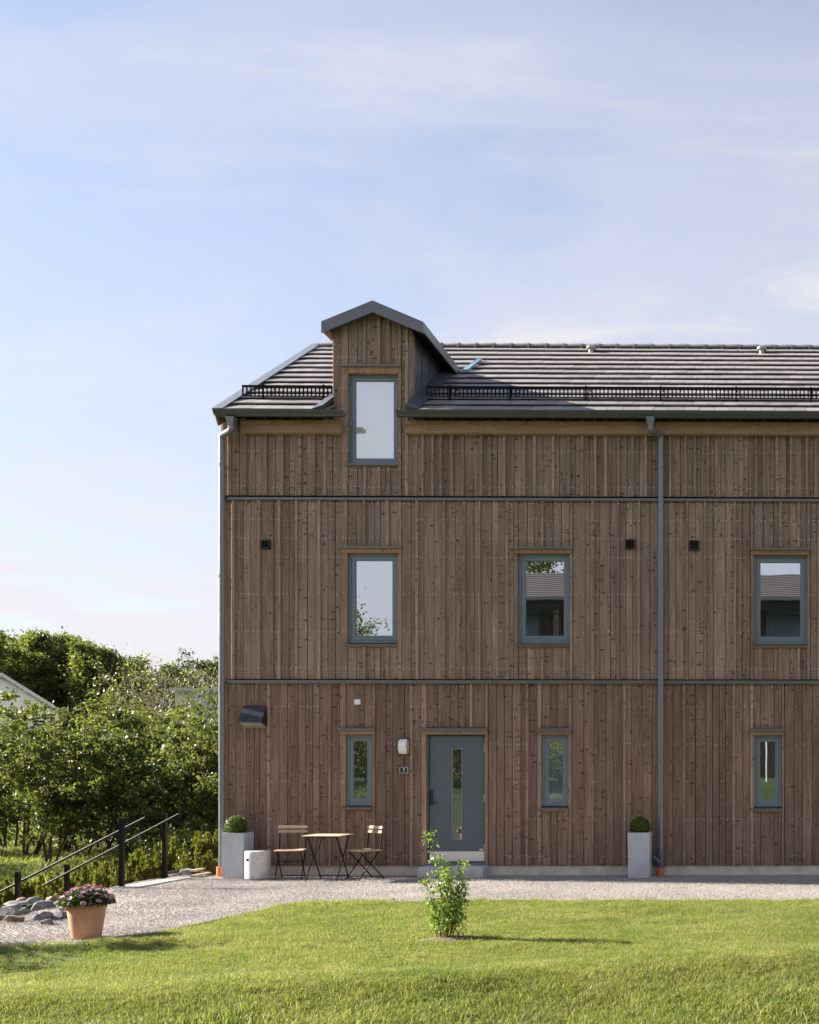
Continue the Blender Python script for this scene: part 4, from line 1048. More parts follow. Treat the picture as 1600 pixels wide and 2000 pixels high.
RK = [('brown rounded stone at the left edge, nearest the gravel', 22, 1803, .36, .27, 1, 'rock_brown'),
      ('grey blocky stone beside the brown one, dark faced', 68, 1799, .44, .27, 2, 'rock'),
      ('long flat grey boulder in the middle of the stone row', 105, 1795, .62, .24, 3, 'rock'),
      ('pale small stone wedged behind the blocky grey one', 38, 1785, .34, .20, 4, 'rock'),
      ('low grey slab at the far left of the stone row', 14, 1778, .50, .18, 5, 'rock'),
      ('rough grey stone behind the long flat boulder', 75, 1773, .52, .24, 6, 'rock'),
      ('orange brown flat stone behind the flower pot', 98, 1758, .46, .16, 7, 'rock_brown'),
      ('speckled grey stone left of the flower pot', 128, 1779, .48, .20, 8, 'rock'),
      ('thin dark slab at the back of the stone row', 22, 1766, .52, .12, 9, 'rock'),
      ('small pale stone behind the daisies', 122, 1756, .30, .14, 10, 'rock'),
      ('rough stone at the foot of the nearer railing post', 223, 1741, .30, .14, 12, 'rock'),
      ('dark grey boulder partly behind the brown stone', -25, 1800, .5, .3, 13, 'rock'), ('small dark stone under the front edge of the long boulder', 88, 1806, .26, .16, 14, 'rock'), ('grey stone between the orange brown one and the speckled one', 112, 1768, .40, .2, 15, 'rock'),
      ('flat grey stone in the middle of the back of the row', 58, 1762, .46, .16, 16, 'rock'), ('low pale stone right of the long boulder', 150, 1790, .34, .15, 17, 'rock'), ('small brown stone at the back left of the row', 36, 1758, .3, .14, 18, 'rock_brown'), ('squat grey stone at the left edge behind the brown one', 4, 1790, .44, .26, 19, 'rock')]
for lab, px, py, w, h, sd, mt in RK: rock(lab, px, py, w * .62, h * .56, sd, mt)
rock('dark stone beside the planks at the house corner', 357, 1709, .36, .17, 21, 'rock', grp=None)
rock('pale flat stone behind the railing foot at the house corner', 335, 1709, .34, .08, 22, 'rock_brown', grp=None)
# offcut boards lying by the corner
for i, (xa, ya_, xb2_, yb3, z, lab) in enumerate(((374, 1701, 421, 1694, .09, 'weathered board lying uppermost at the house corner'), (376, 1711, 408, 1706, .03, 'short weathered board lying lowest at the house corner'), (400, 1703, 424, 1698, .05, 'weathered board end beside the orange drain collar'))):
    p, q = G(xa, ya_, z), G(xb2_, yb3, z)
    p = (p[0], max(-0.75, min(0.1, p[1]))); q = (q[0], max(-0.75, min(.35, q[1])))
    o = MB().bar((p[0], p[1], z), (q[0], q[1], z + .01), .085, .028).obj('plank', M['slat_y']); tag(o, lab, 'plank', 'boards lying at the house corner')
# dark teal edging strip behind the stones
p, q = W(327, 1703, .05), W(427, 1685, .9); b = MB()
b.bar((p[0], -.05, p[1] - .02), (q[0] - .0, 0.75, q[1] - .02), 0.02, 0.05)
tag(b.obj('edging_strip', M['greenedge']), 'dark teal garden edging strip behind the stones at the house corner', 'edging')

# ================================================================ PLANTS
def tubes_np(paths, sides=5):
    """paths: list of (pts (n,3), radii (n,)) -> V,F quads"""
    Vs, Fs, o = [], [], 0
    ang = np.arange(sides) * 2 * np.pi / sides
    for pts, rad in paths:
        pts = np.asarray(pts, float); n = len(pts)
        d = np.gradient(pts, axis=0); d /= np.linalg.norm(d, axis=1)[:, None] + 1e-9
        ref = np.where(np.abs(d[:, 2:3]) > .9, np.array([[1., 0, 0]]), np.array([[0, 0, 1.]]))
        a = np.cross(d, ref); a /= np.linalg.norm(a, axis=1)[:, None] + 1e-9; bb = np.cross(a, d)
        V = pts[:, None, :] + (a[:, None, :] * np.cos(ang)[None, :, None] + bb[:, None, :] * np.sin(ang)[None, :, None]) * np.asarray(rad)[:, None, None]
        Vs.append(V.reshape(-1, 3)); i = o + np.arange(n - 1)[:, None] * sides + np.arange(sides)[None, :]; j = o + np.arange(n - 1)[:, None] * sides + (np.arange(sides)[None, :] + 1) % sides
        Fs.append(np.stack([i, j, j + sides, i + sides], -1).reshape(-1, 4)); o += n * sides
    return np.concatenate(Vs), np.concatenate(Fs)
def grow(rs, p, d, length, r0, n, bend, upw, r1f=0.45):
    pts = [np.array(p, float)]; d = np.array(d, float); d /= np.linalg.norm(d); st = length / n
    for i in range(n):
        d = d + rs.normal(size=3) * bend + np.array([0, 0, upw]); d /= np.linalg.norm(d); pts.append(pts[-1] + d * st)
    return np.array(pts), np.linspace(r0, r0 * r1f, n + 1)
def tree_meshes(seed, H, crad, base, nl, ls, stems=1, r0=0.09, nb=16, twig=3, clump=0.35, spread=0.25, shape=0.5, upw=0.08, leafm='leaf_hedge', barkm='bark', aspect=0.5, droop=0.0, flat=1.0, tb=0.07):
    rs = np.random.RandomState(seed); paths = []; tips = []; wts = []
    for s in range(stems):
        a = rs.uniform(0, 6.28); lean = spread * (0.3 + rs.rand()) if stems > 1 else spread * 0.2
        pts, rad = grow(rs, (0.14 * math.cos(a) * (stems > 1), 0.14 * math.sin(a) * (stems > 1), -0.15), (math.cos(a) * lean, math.sin(a) * lean, 1), H * rs.uniform(.86, 1.0), r0 * rs.uniform(.75, 1), 10, tb, 0.03, 0.18)
        paths.append((pts, rad)); k = nb // stems
        for b in range(k):
            t = base + (1 - base) * (b + rs.rand()) / k; t = min(t, .98)
            f = t * 10; i = int(f); p = pts[i] + (pts[min(i + 1, 10)] - pts[i]) * (f - i)
            hh = (t - base) / (1 - base); prof = (math.sin(math.pi * min(1, (hh * (1 - shape) + shape * .55) ** 0.9)) * .9 + .12)
            a = rs.uniform(0, 6.28); L_ = crad * prof * rs.uniform(.65, 1.1)
            bp, br = grow(rs, p, (math.cos(a), math.sin(a), 0.35 - droop), L_, max(.006, rad[i] * .45), 5, .16, upw, .3)
            paths.append((bp, br))
            for q in (2, 3, 4, 5): tips.append(bp[q]); wts.append(q)
            for w_ in range(twig):
                q = rs.randint(2, 6); d = rs.normal(size=3); d[2] = abs(d[2]) * .5
                tp, tr = grow(rs, bp[q], d, L_ * .42, br[q] * .6, 3, .2, upw, .4); paths.append((tp, tr))
                tips += [tp[1], tp[2], tp[3]]; wts += [3, 5, 6]
    tips = np.array(tips); wts = np.array(wts, float); wts *= rs.uniform(.25, 1.6, len(wts)); wts /= wts.sum()
    c = tips[rs.choice(len(tips), nl, p=wts)] + rs.normal(size=(nl, 3)) * np.array([clump, clump, clump * .7 * flat]) * rs.uniform(.35, 1.1, (nl, 1))
    V, Fq = tubes_np(paths, 5); tm = np_mesh('trunk', V, Fq, M[barkm], True)
    V, Fq = leaf_cloud(c, ls, rs, aspect, 0.35); cm = np_mesh('crown', V, Fq, M[leafm])
    return tm, cm
def place_tree(name, me, label, loc, rz=0, sc=1.0, group=None, cat='tree', parts=('trunk', 'crown')):
    t = thing(name, label, cat, loc, rz, group); t.scale = (sc, sc, sc) if isinstance(sc, (int, float)) else sc
    for m_, nm in zip(me, parts): link(nm, m_, t)
    return t

# young shrub on the lawn, several shoots with bright leaves
bx, by = G(868, 1836, 0.0); bz = hz(bx, by)
rs = np.random.RandomState(5); paths = []; cc = []; dd_ = []
sh = [(-.02, .05, 1.10), (.07, .03, .88), (.02, -.05, .72), (.13, .08, .80), (-.08, -.03, .62), (.17, -.05, .62), (-.13, .06, .42), (.10, -.10, .55), (0.2, .06, .48), (-.04, .10, .7), (.05, .1, .60), (-.2, -.02, .28), (.16, .0, .36)]
for sx, sy, hh in sh:
    pts, rad = grow(rs, (sx * .3, sy * .3, -.02), (sx * 1.65 - .04, sy * 1.65, 1), hh, .0075, 9, .06, .05, .35); paths.append((pts, rad))
    nleaf = int(185 * hh) + 30
    for i in range(nleaf):
        t = rs.beta(1.3, 0.9) * .92 + .08; f = t * 9; k = min(8, int(f)); p = pts[k] + (pts[k + 1] - pts[k]) * (f - k)
        if hh > 1.0 and 0.62 < t < .88 and rs.rand() < .75: continue
        a = rs.uniform(0, 6.28); rr = rs.uniform(.02, .125) * (1.2 - .6 * t)
        cc.append(p + np.array([math.cos(a) * rr, math.sin(a) * rr, rs.uniform(-.02, .035)])); dd_.append([math.cos(a) * .5, math.sin(a) * .5, .9])
V, Fq = tubes_np(paths, 5); stm = np_mesh('stem', V, Fq, M['stemgreen'], True)
V, Fq = leaf_cloud(np.array(cc), .0245, rs, .42, .3, np.array(dd_) * .55)
shrub = place_tree('young_shrub', (stm, np_mesh('foliage', V, Fq, M['leaf_young'])), 'young bright green shrub planted in the lawn before the door', (bx, by, bz), 0, 1.0, None, 'shrub', ('stem', 'foliage'))
# bare soil round it
rs = np.random.RandomState(8); b = MB(); vs = [(0.10, 0, .032)]; m = 26
for k in range(m):
    a = 2 * math.pi * k / m; r = rs.uniform(.8, 1.15); vs.append((0.10 + .16 * r * math.cos(a), .14 * r * math.sin(a), .026))
for k in range(m):
    a = 2 * math.pi * k / m; r = rs.uniform(.8, 1.15); vs.append((0.08 + .36 * r * math.cos(a), .27 * r * math.sin(a), -.01))
b.add(vs, [(0, 1 + k, 1 + (k + 1) % m) for k in range(m)] + [(1 + k, 1 + m + k, 1 + m + (k + 1) % m, 1 + (k + 1) % m) for k in range(m)])
tag(b.obj('soil_patch', M['soil'], None, True, (bx, by, bz)), kind='stuff')

# conifers beside the stair -------------------------------------------------------
def thuja_mesh(seed, H, r, n, mat):
    rs = np.random.RandomState(seed); ns = 9; c = []; dirs = []
    tips = [(rs.normal() * r * .42, rs.normal() * r * .42, H * rs.uniform(.62, 1.0)) for _ in range(ns)]
    tips[0] = (0, 0, H)
    per = n // ns
    for tx_, ty_, th_ in tips:
        t = rs.beta(1.1, 1.0, per); rad = (1 - t) * r * .62 + .025
        a = rs.uniform(0, 6.28, per); q = np.sqrt(rs.uniform(.3, 1, per))
        c.append(np.stack([tx_ * (.3 + .7 * t) + rad * q * np.cos(a), ty_ * (.3 + .7 * t) + rad * q * np.sin(a), t * th_ + .02], 1))
        dirs.append(np.stack([np.cos(a) * .45, np.sin(a) * .45, np.ones(per)], 1))
    c = np.concatenate(c); d = np.concatenate(dirs) + rs.normal(size=(len(c), 3)) * .22; d /= np.linalg.norm(d, axis=1)[:, None]
    side = np.cross(d, rs.normal(size=(len(c), 3))); side /= np.linalg.norm(side, axis=1)[:, None]
    s = rs.uniform(.05, .10, (len(c), 1)); w_ = s * .20
    V = np.stack([c - d * s * .5, c + side * w_, c + d * s * .7, c - side * w_], 1).reshape(-1, 3)
    fo = np_mesh('foliage', V, np.arange(len(V)).reshape(-1, 4), M[mat])
    Vt, Ft = tubes_np([(np.array([[0, 0, -.1], [0, 0, H * .4], [tips[1][0] * .5, tips[1][1] * .5, H * .75]]), np.array([.03, .02, .008]))], 5)
    return np_mesh('stem', Vt, Ft, M['bark'], True), fo
TJ = [thuja_mesh(31, 1.15, .36, 3600, 'thuja'), thuja_mesh(32, 1.0, .34, 3200, 'thuja'), thuja_mesh(33, 1.25, .34, 3600, 'thuja')]
TJP = [(424, 1622, 1.2), (403, 1628, 1.7), (385, 1626, 1.1), (409, 1688, .35), (392, 1672, 1.5), (368, 1672, .9), (350, 1661, 1.4), (338, 1640, 2.6), (306, 1654, 1.3), (290, 1672, .8), (270, 1664, 1.5), (248, 1690, .8), (228, 1682, 1.4), (206, 1688, 1.0), (186, 1684, 1.7), (166, 1694, 1.1), (144, 1702, 1.5), (112, 1706, 2.0), (80, 1712, 1.6), (48, 1716, 2.1), (12, 1720, 1.8), (-25, 1722, 2.0)]
words = ['topmost of its row, against the house corner', 'tall one second from the house corner', 'behind the second from the house corner', 'small one beside the orange drain collar', 'right of the railing, upright', 'low one between railing and planks', 'just right of the far railing post', 'slender one behind the far railing post',
         'just left of the far railing post', 'short one between the two tall posts', 'midway between the two tall posts', 'just right of the near tall post', 'behind the near tall post', 'just left of the near tall post', 'between the tall posts and the low post', 'short one above the daisies', 'beside the low far post', 'left of the low far post', 'between the two low posts', 'behind the low near post', 'at the left edge of the photo', 'beyond the left edge, partly cut off']
for i, (px, pyt, yy) in enumerate(TJP):
    x, zt = W(px, pyt, yy); g = hz(x, yy) - 0.03; m_ = TJ[i % 3]; h0 = (1.15, 1.0, 1.25)[i % 3]; s = max(.35, (zt - g) / h0)
    place_tree('dwarf_conifer', m_, 'yellow green dwarf conifer ' + words[i], (x, yy, g), i * 1.9, (max(.75, min(1.15, s)), max(.75, min(1.15, s)), s), 'young conifers beside the stair', 'conifer', ('stem', 'foliage'))
TD = thuja_mesh(41, 1.6, .7, 4200, 'thuja_dark')
for i, (px, pyt, yy, lab) in enumerate(((398, 1612, 10, 'dark broad conifer behind the yellow green ones at the house corner'), (365, 1608, 12, 'dark broad conifer left of the house corner one'), (330, 1612, 13, 'dark broad conifer behind the far railing post'), (268, 1622, 15, 'dark rounded conifer behind the near railing end'))):
    x, zt = W(px, pyt, yy); g = hz(x, yy) - .05; s = (zt - g) / 1.6
    place_tree('dark_conifer', TD, lab, (x, yy, g), i * 2.1, (1.15, 1.15, s), 'dark conifers below the hedge trees', 'conifer', ('stem', 'foliage'))

# hedge of small multi-stemmed trees ----------------------------------------------
HT = [tree_meshes(51 + i, H, cr, .16, 7200, .078, 4, .062, 34, 3, .17, .34, .50) for i, (H, cr) in enumerate(((5.6, 2.0), (5.2, 1.8), (6.0, 2.1)))]
def top_of(m): 
    q = np.empty(len(m[1].vertices) * 3, dtype=np.float32); m[1].vertices.foreach_get('co', q); return float(np.percentile(q[2::3], 99.6))
hh_ = [top_of(m) for m in HT]
HP = [(-18, 1345, 21), (18, 1382, 24), (52, 1350, 20), (95, 1440, 17), (128, 1398, 23), (160, 1400, 19), (198, 1380, 24), (232, 1372, 21), (262, 1392, 18), (296, 1385, 25), (330, 1372, 21), (358, 1388, 18), (384, 1372, 22), (412, 1362, 19), (436, 1385, 23)]
hw_ = ['cut off by the left edge of the photo', 'at the left edge before the white gable', 'tallest one before the white gable', 'low one below the foot of the white gable roof', 'with its top just right of the white gable', 'in front, a third of the way along the row', 'fourth clear top from the left', 'mid row, above the near railing', 'low one in front at mid row', 'behind the bare pale tree foot', 'above the far railing post', 'in front, left of the pale house', 'left of the white house wall', 'tall one beside the house corner', 'half hidden by the timber house corner']
for i, (px, pyt, yy) in enumerate(HP):
    x, zt = W(px, pyt, yy); g = hz(x, yy) - .05; m_ = HT[i % 3]; s = (zt - g) / hh_[i % 3]
    place_tree('hedge_tree', m_, 'leafy many stemmed hedge tree ' + hw_[i], (x, yy, g), i * 1.37, (max(s, .8), max(s, .8), s), 'hedge trees beyond the lower lawn')
for i, (x, yy, H) in enumerate(((-30.5, 13.5, 6.5), (-33.0, 17.0, 7.5), (-35.5, 20.5, 7.0), (-29.0, 10.0, 6.0), (-26.0, 7.0, 5.5))):
    s = (H) / hh_[i % 3]
    place_tree('hedge_tree', HT[i % 3], 'leafy hedge tree beyond the left edge, ' + ('second from the lower lawn', 'in the middle of five', 'farthest from the house', 'next to the nearest one', 'nearest the stair')[i], (x, yy, hz(x, yy) - .05), i * 2.2, (1.2, 1.2, s), 'hedge trees beyond the left edge')
rs = np.random.RandomState(78); n = 16000                         # dark thicket under and behind the hedge trees
xx = rs.uniform(-44, -14, n); yy = rs.uniform(24.5, 33, n); c = np.stack([xx, yy, LOW + rs.beta(1, 1.8, n) * (1.6 + 1.4 * vnoise(xx * .5, yy * .5))], 1)
V, Fq = leaf_cloud(c, .11, rs, .55, .3); tag(link('thicket', np_mesh('thicket', V, Fq, M['leaf_far'])), kind='stuff')
# bare, scarcely leafed pale tree
for i, (px, pyt, yy, lab) in enumerate(((262, 1292, 42, 'pale twiggy tree hardly in leaf, in front of the dark wood'), (318, 1300, 46, 'second pale twiggy tree, nearer the pines'))):
    x, zt = W(px, pyt, yy); H = zt - hz(x, yy)
    place_tree('twiggy_tree', tree_meshes(71 + i, H, 3.2, .28, 1300, .085, 3, .16, 66, 7, .30, .30, .5, .16, 'leaf_sparse', 'bark_pale'), lab, (x, yy, hz(x, yy)), 0, 1.0, 'pale twiggy trees')
# pines
for i, (px, pyt, yy, lab, cr) in enumerate(((322, 1272, 62, 'flat topped dark pine behind the twiggy trees', 2.6), (384, 1266, 60, 'tall dark pine left of the house corner', 2.4), (428, 1278, 64, 'dark pine half hidden by the timber house', 3.0))):
    x, zt = W(px, pyt, yy); H = zt - hz(x, yy)
    place_tree('pine_tree', tree_meshes(81 + i, H, cr, .45, 5200, .17, 1, .20, 26, 4, .28, .1, .62, .03, 'needle', 'bark', .22, .2, .5), lab, (x, yy, hz(x, yy)), 0, 1.0, 'dark pines')
# far wood: tall slender trees standing close
FW = [tree_meshes(91 + i, 17, 1.75, .46, 3800, .165, 1, .19, 46, 3, .38, .12, .30, .24, leafm='leaf_far', tb=.02) for i in range(4)]
fh_ = [top_of(m) for m in FW]
SKY_X = [-60, 0, 12, 30, 66, 100, 142, 170, 200, 230, 260, 300, 420]; SKY_Y = [1236, 1232, 1236, 1250, 1226, 1236, 1240, 1250, 1258, 1272, 1288, 1312, 1322]
rw = random.Random(44); px = -46.0
while px < 300:
    yy = rw.uniform(86, 112); pyt = float(np.interp(px, SKY_X, SKY_Y)) + abs(rw.gauss(0, 15)) * (1 if yy > 92 else 2.2)
    x, zt = W(px, pyt, yy); g = hz(x, yy); k = rw.randrange(4); s = (zt - g) / fh_[k]
    place_tree('forest_tree', FW[k], 'tall slender tree standing close among many alike in the far wood', (x, yy, g), rw.uniform(0, 6), (1.15, 1.15, s), 'tall trees of the far wood')
    px += rw.uniform(5.5, 10.5)
for px, pyt, yy, lab in ((340, 1300, 100, 'far wood tree between the twiggy trees and the pines'), (405, 1296, 98, 'far wood tree behind the tallest pine'), (372, 1312, 102, 'low far wood tree between the pines')):
    x, zt = W(px, pyt, yy); g = hz(x, yy)
    place_tree('forest_tree', FW[0], lab, (x, yy, g), px, (1.3, 1.3, (zt - g) / fh_[0]), 'tall trees of the far wood')
# dark undergrowth that closes the wood at its foot
rs = np.random.RandomState(77); n = 9000
xx = rs.uniform(-95, -50, n); yy = rs.uniform(92, 116, n); c = np.stack([xx, yy, LOW + rs.beta(1, 2.2, n) * 6.5], 1)
V, Fq = leaf_cloud(c, .36, rs, .6, .3); tag(link('undergrowth', np_mesh('undergrowth', V, Fq, M['leaf_far'])), kind='stuff')

n = 9000
xx = rs.uniform(-115, -58, n); yy = rs.uniform(110, 128, n); c = np.stack([xx, yy, LOW + rs.beta(1, 1.1, n) * 11.5], 1)
V, Fq = leaf_cloud(c, .42, rs, .6, .3); tag(link('deep_wood', np_mesh('deep_wood', V, Fq, M['leaf_far'])), kind='stuff')
# houses beyond the hedge ----------------------------------------------------------
def gable_house(name, label, hw0, dep, ze, zr, loc, rz):
    t = thing(name, label, 'house', loc, rz); x0, x1, y0, y1, xc, g = -hw0, hw0, 0.0, dep, 0.0, 0.0; ze -= LOW; zr -= LOW
    MB().prism([(x0, g), (x1, g), (x1, ze), (xc, zr), (x0, ze)], y0, y1, 'y').obj('wall', M['whitewall'], t)
    o = .35; sl = (zr - ze) / (xc - x0)
    for s in (-1, 1):
        xe = xc + s * ((x1 - x0) / 2 + o); zze = ze - sl * o
        MB().prism([(xc, zr + .02), (xe, zze + .02), (xe, zze + .24), (xc, zr + .26)], y0 - .35, y1 + .35, 'y').obj('roof', M['greyroof'], t)
    return t
yy = 50; pk = W(3, 1314, yy); az = math.atan2(-pk[0], yy + DIST); dist_ = math.hypot(pk[0], yy + DIST)
half = 132 / F * dist_ * math.cos(az) * math.cos(az) * 1.0 + .35; half = (W(137, 1391, yy)[0] - pk[0]) * math.cos(az)
zr = pk[1] - .26; ze = zr - (W(137, 1391, yy)[1] - pk[1]) * -1.0; ze = zr - abs(W(137, 1391, yy)[1] - pk[1])
wh = gable_house('gabled_house', 'white gabled house with a pale metal roof behind the hedge trees', half, 9, ze, zr, (pk[0], yy, LOW), az)
for k in range(5):                                                  # dark louvre boards in the gable
    MB().box(half * .48, half * .80 - .0, -.06, -.01, ze - LOW + .12 - k * .21, ze - LOW + .22 - k * .21).obj('louvre_board', M['black'], wh)
MB().box(half * .1, half * .45, -.05, .02, ze - LOW - 3.2, ze - LOW - 1.6).obj('window', M['darkglass'], wh)
yy = 46
for k, (pa, pb, pt, lab, nm) in enumerate(((352, 520, 1352, 'white flat roofed house glimpsed beside the timber house corner', 'white_house'), (205, 345, 1440, 'low white outbuilding glimpsed through the hedge trees', 'outbuilding'))):
    yk = yy + 6 * k; a, zt = W(pa, pt, yk); c_, _ = W(pb, pt, yk)
    t = thing(nm, lab, 'house' if k == 0 else 'outbuilding', ((a + c_) / 2, yk, LOW), R(18)); w_ = (c_ - a) / 2
    MB().box(-w_, w_, 0, 7, 0, zt - LOW).obj('wall', M['whitewall'], t); MB().box(-w_ - .25, w_ + .25, -.3, 7.3, zt - LOW, zt - LOW + .18).obj('roof', M['greyroof'], t)
    MB().box(-w_ * .55, -w_ * .2, -.05, .02, 1.0, 2.3).obj('window', M['darkglass'], t); MB().box(w_ * .1, w_ * .4, -.05, .02, 1.0, 2.3).obj('window', M['darkglass'], t)

# ================================================================ WHAT THE PANES MIRROR: THE PLACE BEHIND THE CAMERA
Yo = -25.5; go = hz(-3, Yo - 2); xo0, xo1 = -13.2, 9.0; zeo = 8.55
op = thing('opposite_house', 'dark timber house with a tiled roof and balconies, mirrored in the upper panes', 'house', (-2, Yo, go))
def at_op(o): return o
MB().box(xo0 + 2, xo1 + 2, -7.5, -1.6, -.5, zeo - go - .1).obj('wall', M['clad_low'], op)
rf = MB(); p_ = [(.35, zeo - go), (-3.6, zeo - go + 1.6), (-7.6, zeo - go), (-7.6, zeo - go - .15), (-3.6, zeo - go + 1.42), (.35, zeo - go - .14)]
rfo = rf.prism(p_, xo0 + 1.6, xo1 + 2.4, 'x').obj('roof', M['oldtile'], op)
b = MB()
for k in range(12):
    y0 = .38 - k * .335; z0 = zeo - go + k * .335 * .405; b.prism([(y0, z0 + .0), (y0, z0 + .06), (y0 - .33, z0 + .15), (y0 - .33, z0 + .10)], xo0 + 1.62, xo1 + 2.38, 'x')
tag(b.obj('tile_course', M['oldtile'], rfo), kind='stuff')
MB().box(xo0 + 1.6, xo1 + 2.4, .36, .48, zeo - go - .12, zeo - go - .01).obj('gutter', M['gutter'], op)
MB().box(xo0 + 2, xo1 + 2, -.02, .10, zeo - go - .45, zeo - go - .16).obj('eave_board', M['core'], op)
MB().box(xo0 + 2, xo1 + 2, -1.58, .05, zeo - go - 1.85, zeo - go - 1.65).obj('balcony_floor', M['casing'], op)
for k in range(6):
    xk = xo0 + 3.3 + k * 3.8; MB().box(xk, xk + 2.2, -1.60, -1.55, zeo - go - 1.64, zeo - go - .22).obj('glazed_door', M['blueflash'], op)  # opaque pale blue paints sky light onto the glazing
    MB().box(xk - .75, xk - .55, -1.5, 0.0, zeo - go - 1.645, zeo - go - .17).obj('partition', M['clad_low'], op)
b = MB().bar((xo0 + 2, 0, zeo - go - .62), (xo1 + 2, 0, zeo - go - .62), .05, .05); b.bar((xo0 + 2, 0, zeo - go - 1.5), (xo1 + 2, 0, zeo - go - 1.5), .05, .05)
for k in range(int((xo1 - xo0) / .12)): b.bar((xo0 + 2 + k * .12, 0, zeo - go - 1.5), (xo0 + 2 + k * .12, 0, zeo - go - .62), .016, .016)
b.obj('balcony_railing', M['black'], op)
YS = tree_meshes(111, 2.3, 1.2, .12, 4200, .05, 4, .04, 26, 3, .2, .4, .5, .1, 'leaf_yellow')
for i, (x, y, s, lab) in enumerate(((-16.8, -21.5, 1.1, 'yellow green shrub mirrored in the left narrow pane'), (-14.6, -22, 1.0, 'yellow green shrub mirrored between the left pane and the door'), (-12.3, -21, 1.15, 'yellow green shrub mirrored left in the door glass'), (-10.4, -21.6, .95, 'yellow green shrub mirrored right in the door glass'), (-7.6, -21.4, 1.0, 'yellow green shrub mirrored in the curtained pane'))):
    place_tree('mirrored_shrub', YS, lab, (x, y, hz(x, y) - .05), i * 1.7, s, 'shrubs on the bank opposite', 'shrub', ('stem', 'foliage'))
BT = tree_meshes(121, 8.3, 2.2, .35, 5200, .075, 2, .13, 36, 4, .28, .2, .5, .12, 'leaf_hedge')
place_tree('mirrored_tree', BT, 'loose crowned tree mirrored in the left pane of the middle storey', (-17.9, -28, hz(-17.9, -28)), 0.6, (0.95, 0.95, 0.88))
BT2 = tree_meshes(122, 11.5, 3.6, .4, 8000, .12, 1, .2, 40, 4, .4, .2, .5, .1, 'leaf_hedge')
place_tree('mirrored_tree', BT2, 'broad tree mirrored above the roof in the middle pane', (-12.3, -38, hz(-12, -38)), 0, 1.05)
for i, (x, y, s, lab) in enumerate(((-23.5, -27, .75, 'dark leafy tree added to darken the left of the left narrow pane'), (-20.3, -29, .80, 'dark leafy tree added to darken the left narrow pane'), (-16.2, -29.5, .72, 'dark leafy tree added as backdrop behind the yellow shrubs'), (-13.6, -27.5, .70, 'dark leafy tree added to darken the door glass'))):  # added dark backdrop, keeps mirrored sky out of the lower panes
    place_tree('mirrored_tree', HT[i % 3], lab, (x, y, hz(x, y) - .05), i * 1.3, (.95, .95, s), 'added leafy trees behind the bank shrubs')
for i, (x, y, s, lab) in enumerate(((-26, -33, 2.9, 'tall dark conifer added to screen sky from the left of the left narrow pane'), (-22.5, -34, 3.2, 'tall dark conifer added to screen sky from the left narrow pane'), (-19.2, -33.5, 2.8, 'tall dark conifer added to screen sky right of the left narrow pane'), (-16.4, -34, 3.0, 'tall dark conifer added to screen sky from the door glass'))):  # second added row, covers the sky spots left in the low panes
    place_tree('backdrop_conifer', TD, lab, (x, y, hz(x, y) - .1), i * 1.3, (2.6, 2.6, s * .82), 'added conifers behind the bank', 'conifer', ('stem', 'foliage'))
gp = thing('garden_pole', 'slim white metal pole mirrored in the right narrow pane', 'pole', (-.42, -22.0, hz(-.42, -22.0)))
MB().tube([(0, 0, -.1), (0, 0, 2.6)], .035, 10).obj('post', M['white'], gp, True); MB().lathe([(.05, 2.6), (.05, 2.66), (.02, 2.68)], 10).obj('cap', M['hinge'], gp, True)
# low shrub just outside the left edge, its shadow crosses the gravel
x, y = -9.05, -7.25
LS = tree_meshes(131, 1.7, .75, .05, 5200, .035, 5, .025, 30, 3, .13, .35, .5, .06, 'leaf_hedge')
place_tree('edge_shrub', LS, 'dense shrub just beyond the left edge throwing its shadow on the gravel', (x, y, hz(x, y) - .05), 0, 1.0, None, 'shrub', ('stem', 'foliage'))

# ================================================================ GRASS AND GRAVEL (uncountable)
def source(name, me): return bpy.data.objects.new(name, me)          # instanced only, not linked to the scene
def tuft(name, seed, nbl, hgt_, rad, wid, lean, mat):
    rs = random.Random(seed); b = MB()
    for i in range(nbl):
        a = rs.uniform(0, 6.283); r = rad * math.sqrt(rs.random()); x, y = r * math.cos(a), r * math.sin(a); h = hgt_ * rs.uniform(.5, 1.15); w = wid * rs.uniform(.7, 1.2)
        a2 = rs.uniform(0, 6.283); dx, dy = math.cos(a2), math.sin(a2); ln = lean * rs.uniform(.2, 1.2) * h; px, py = -dy * w / 2, dx * w / 2
        b.add([(x - px, y - py, -.004), (x + px, y + py, -.004), (x + dx * ln * .3 - px * .8, y + dy * ln * .3 - py * .8, h * .55), (x + dx * ln * .3 + px * .8, y + dy * ln * .3 + py * .8, h * .55), (x + dx * ln, y + dy * ln, h * (1 - .25 * lean))],
              [(0, 1, 3, 2), (2, 3, 4)])
    return source(name, b.mesh(name, mat))
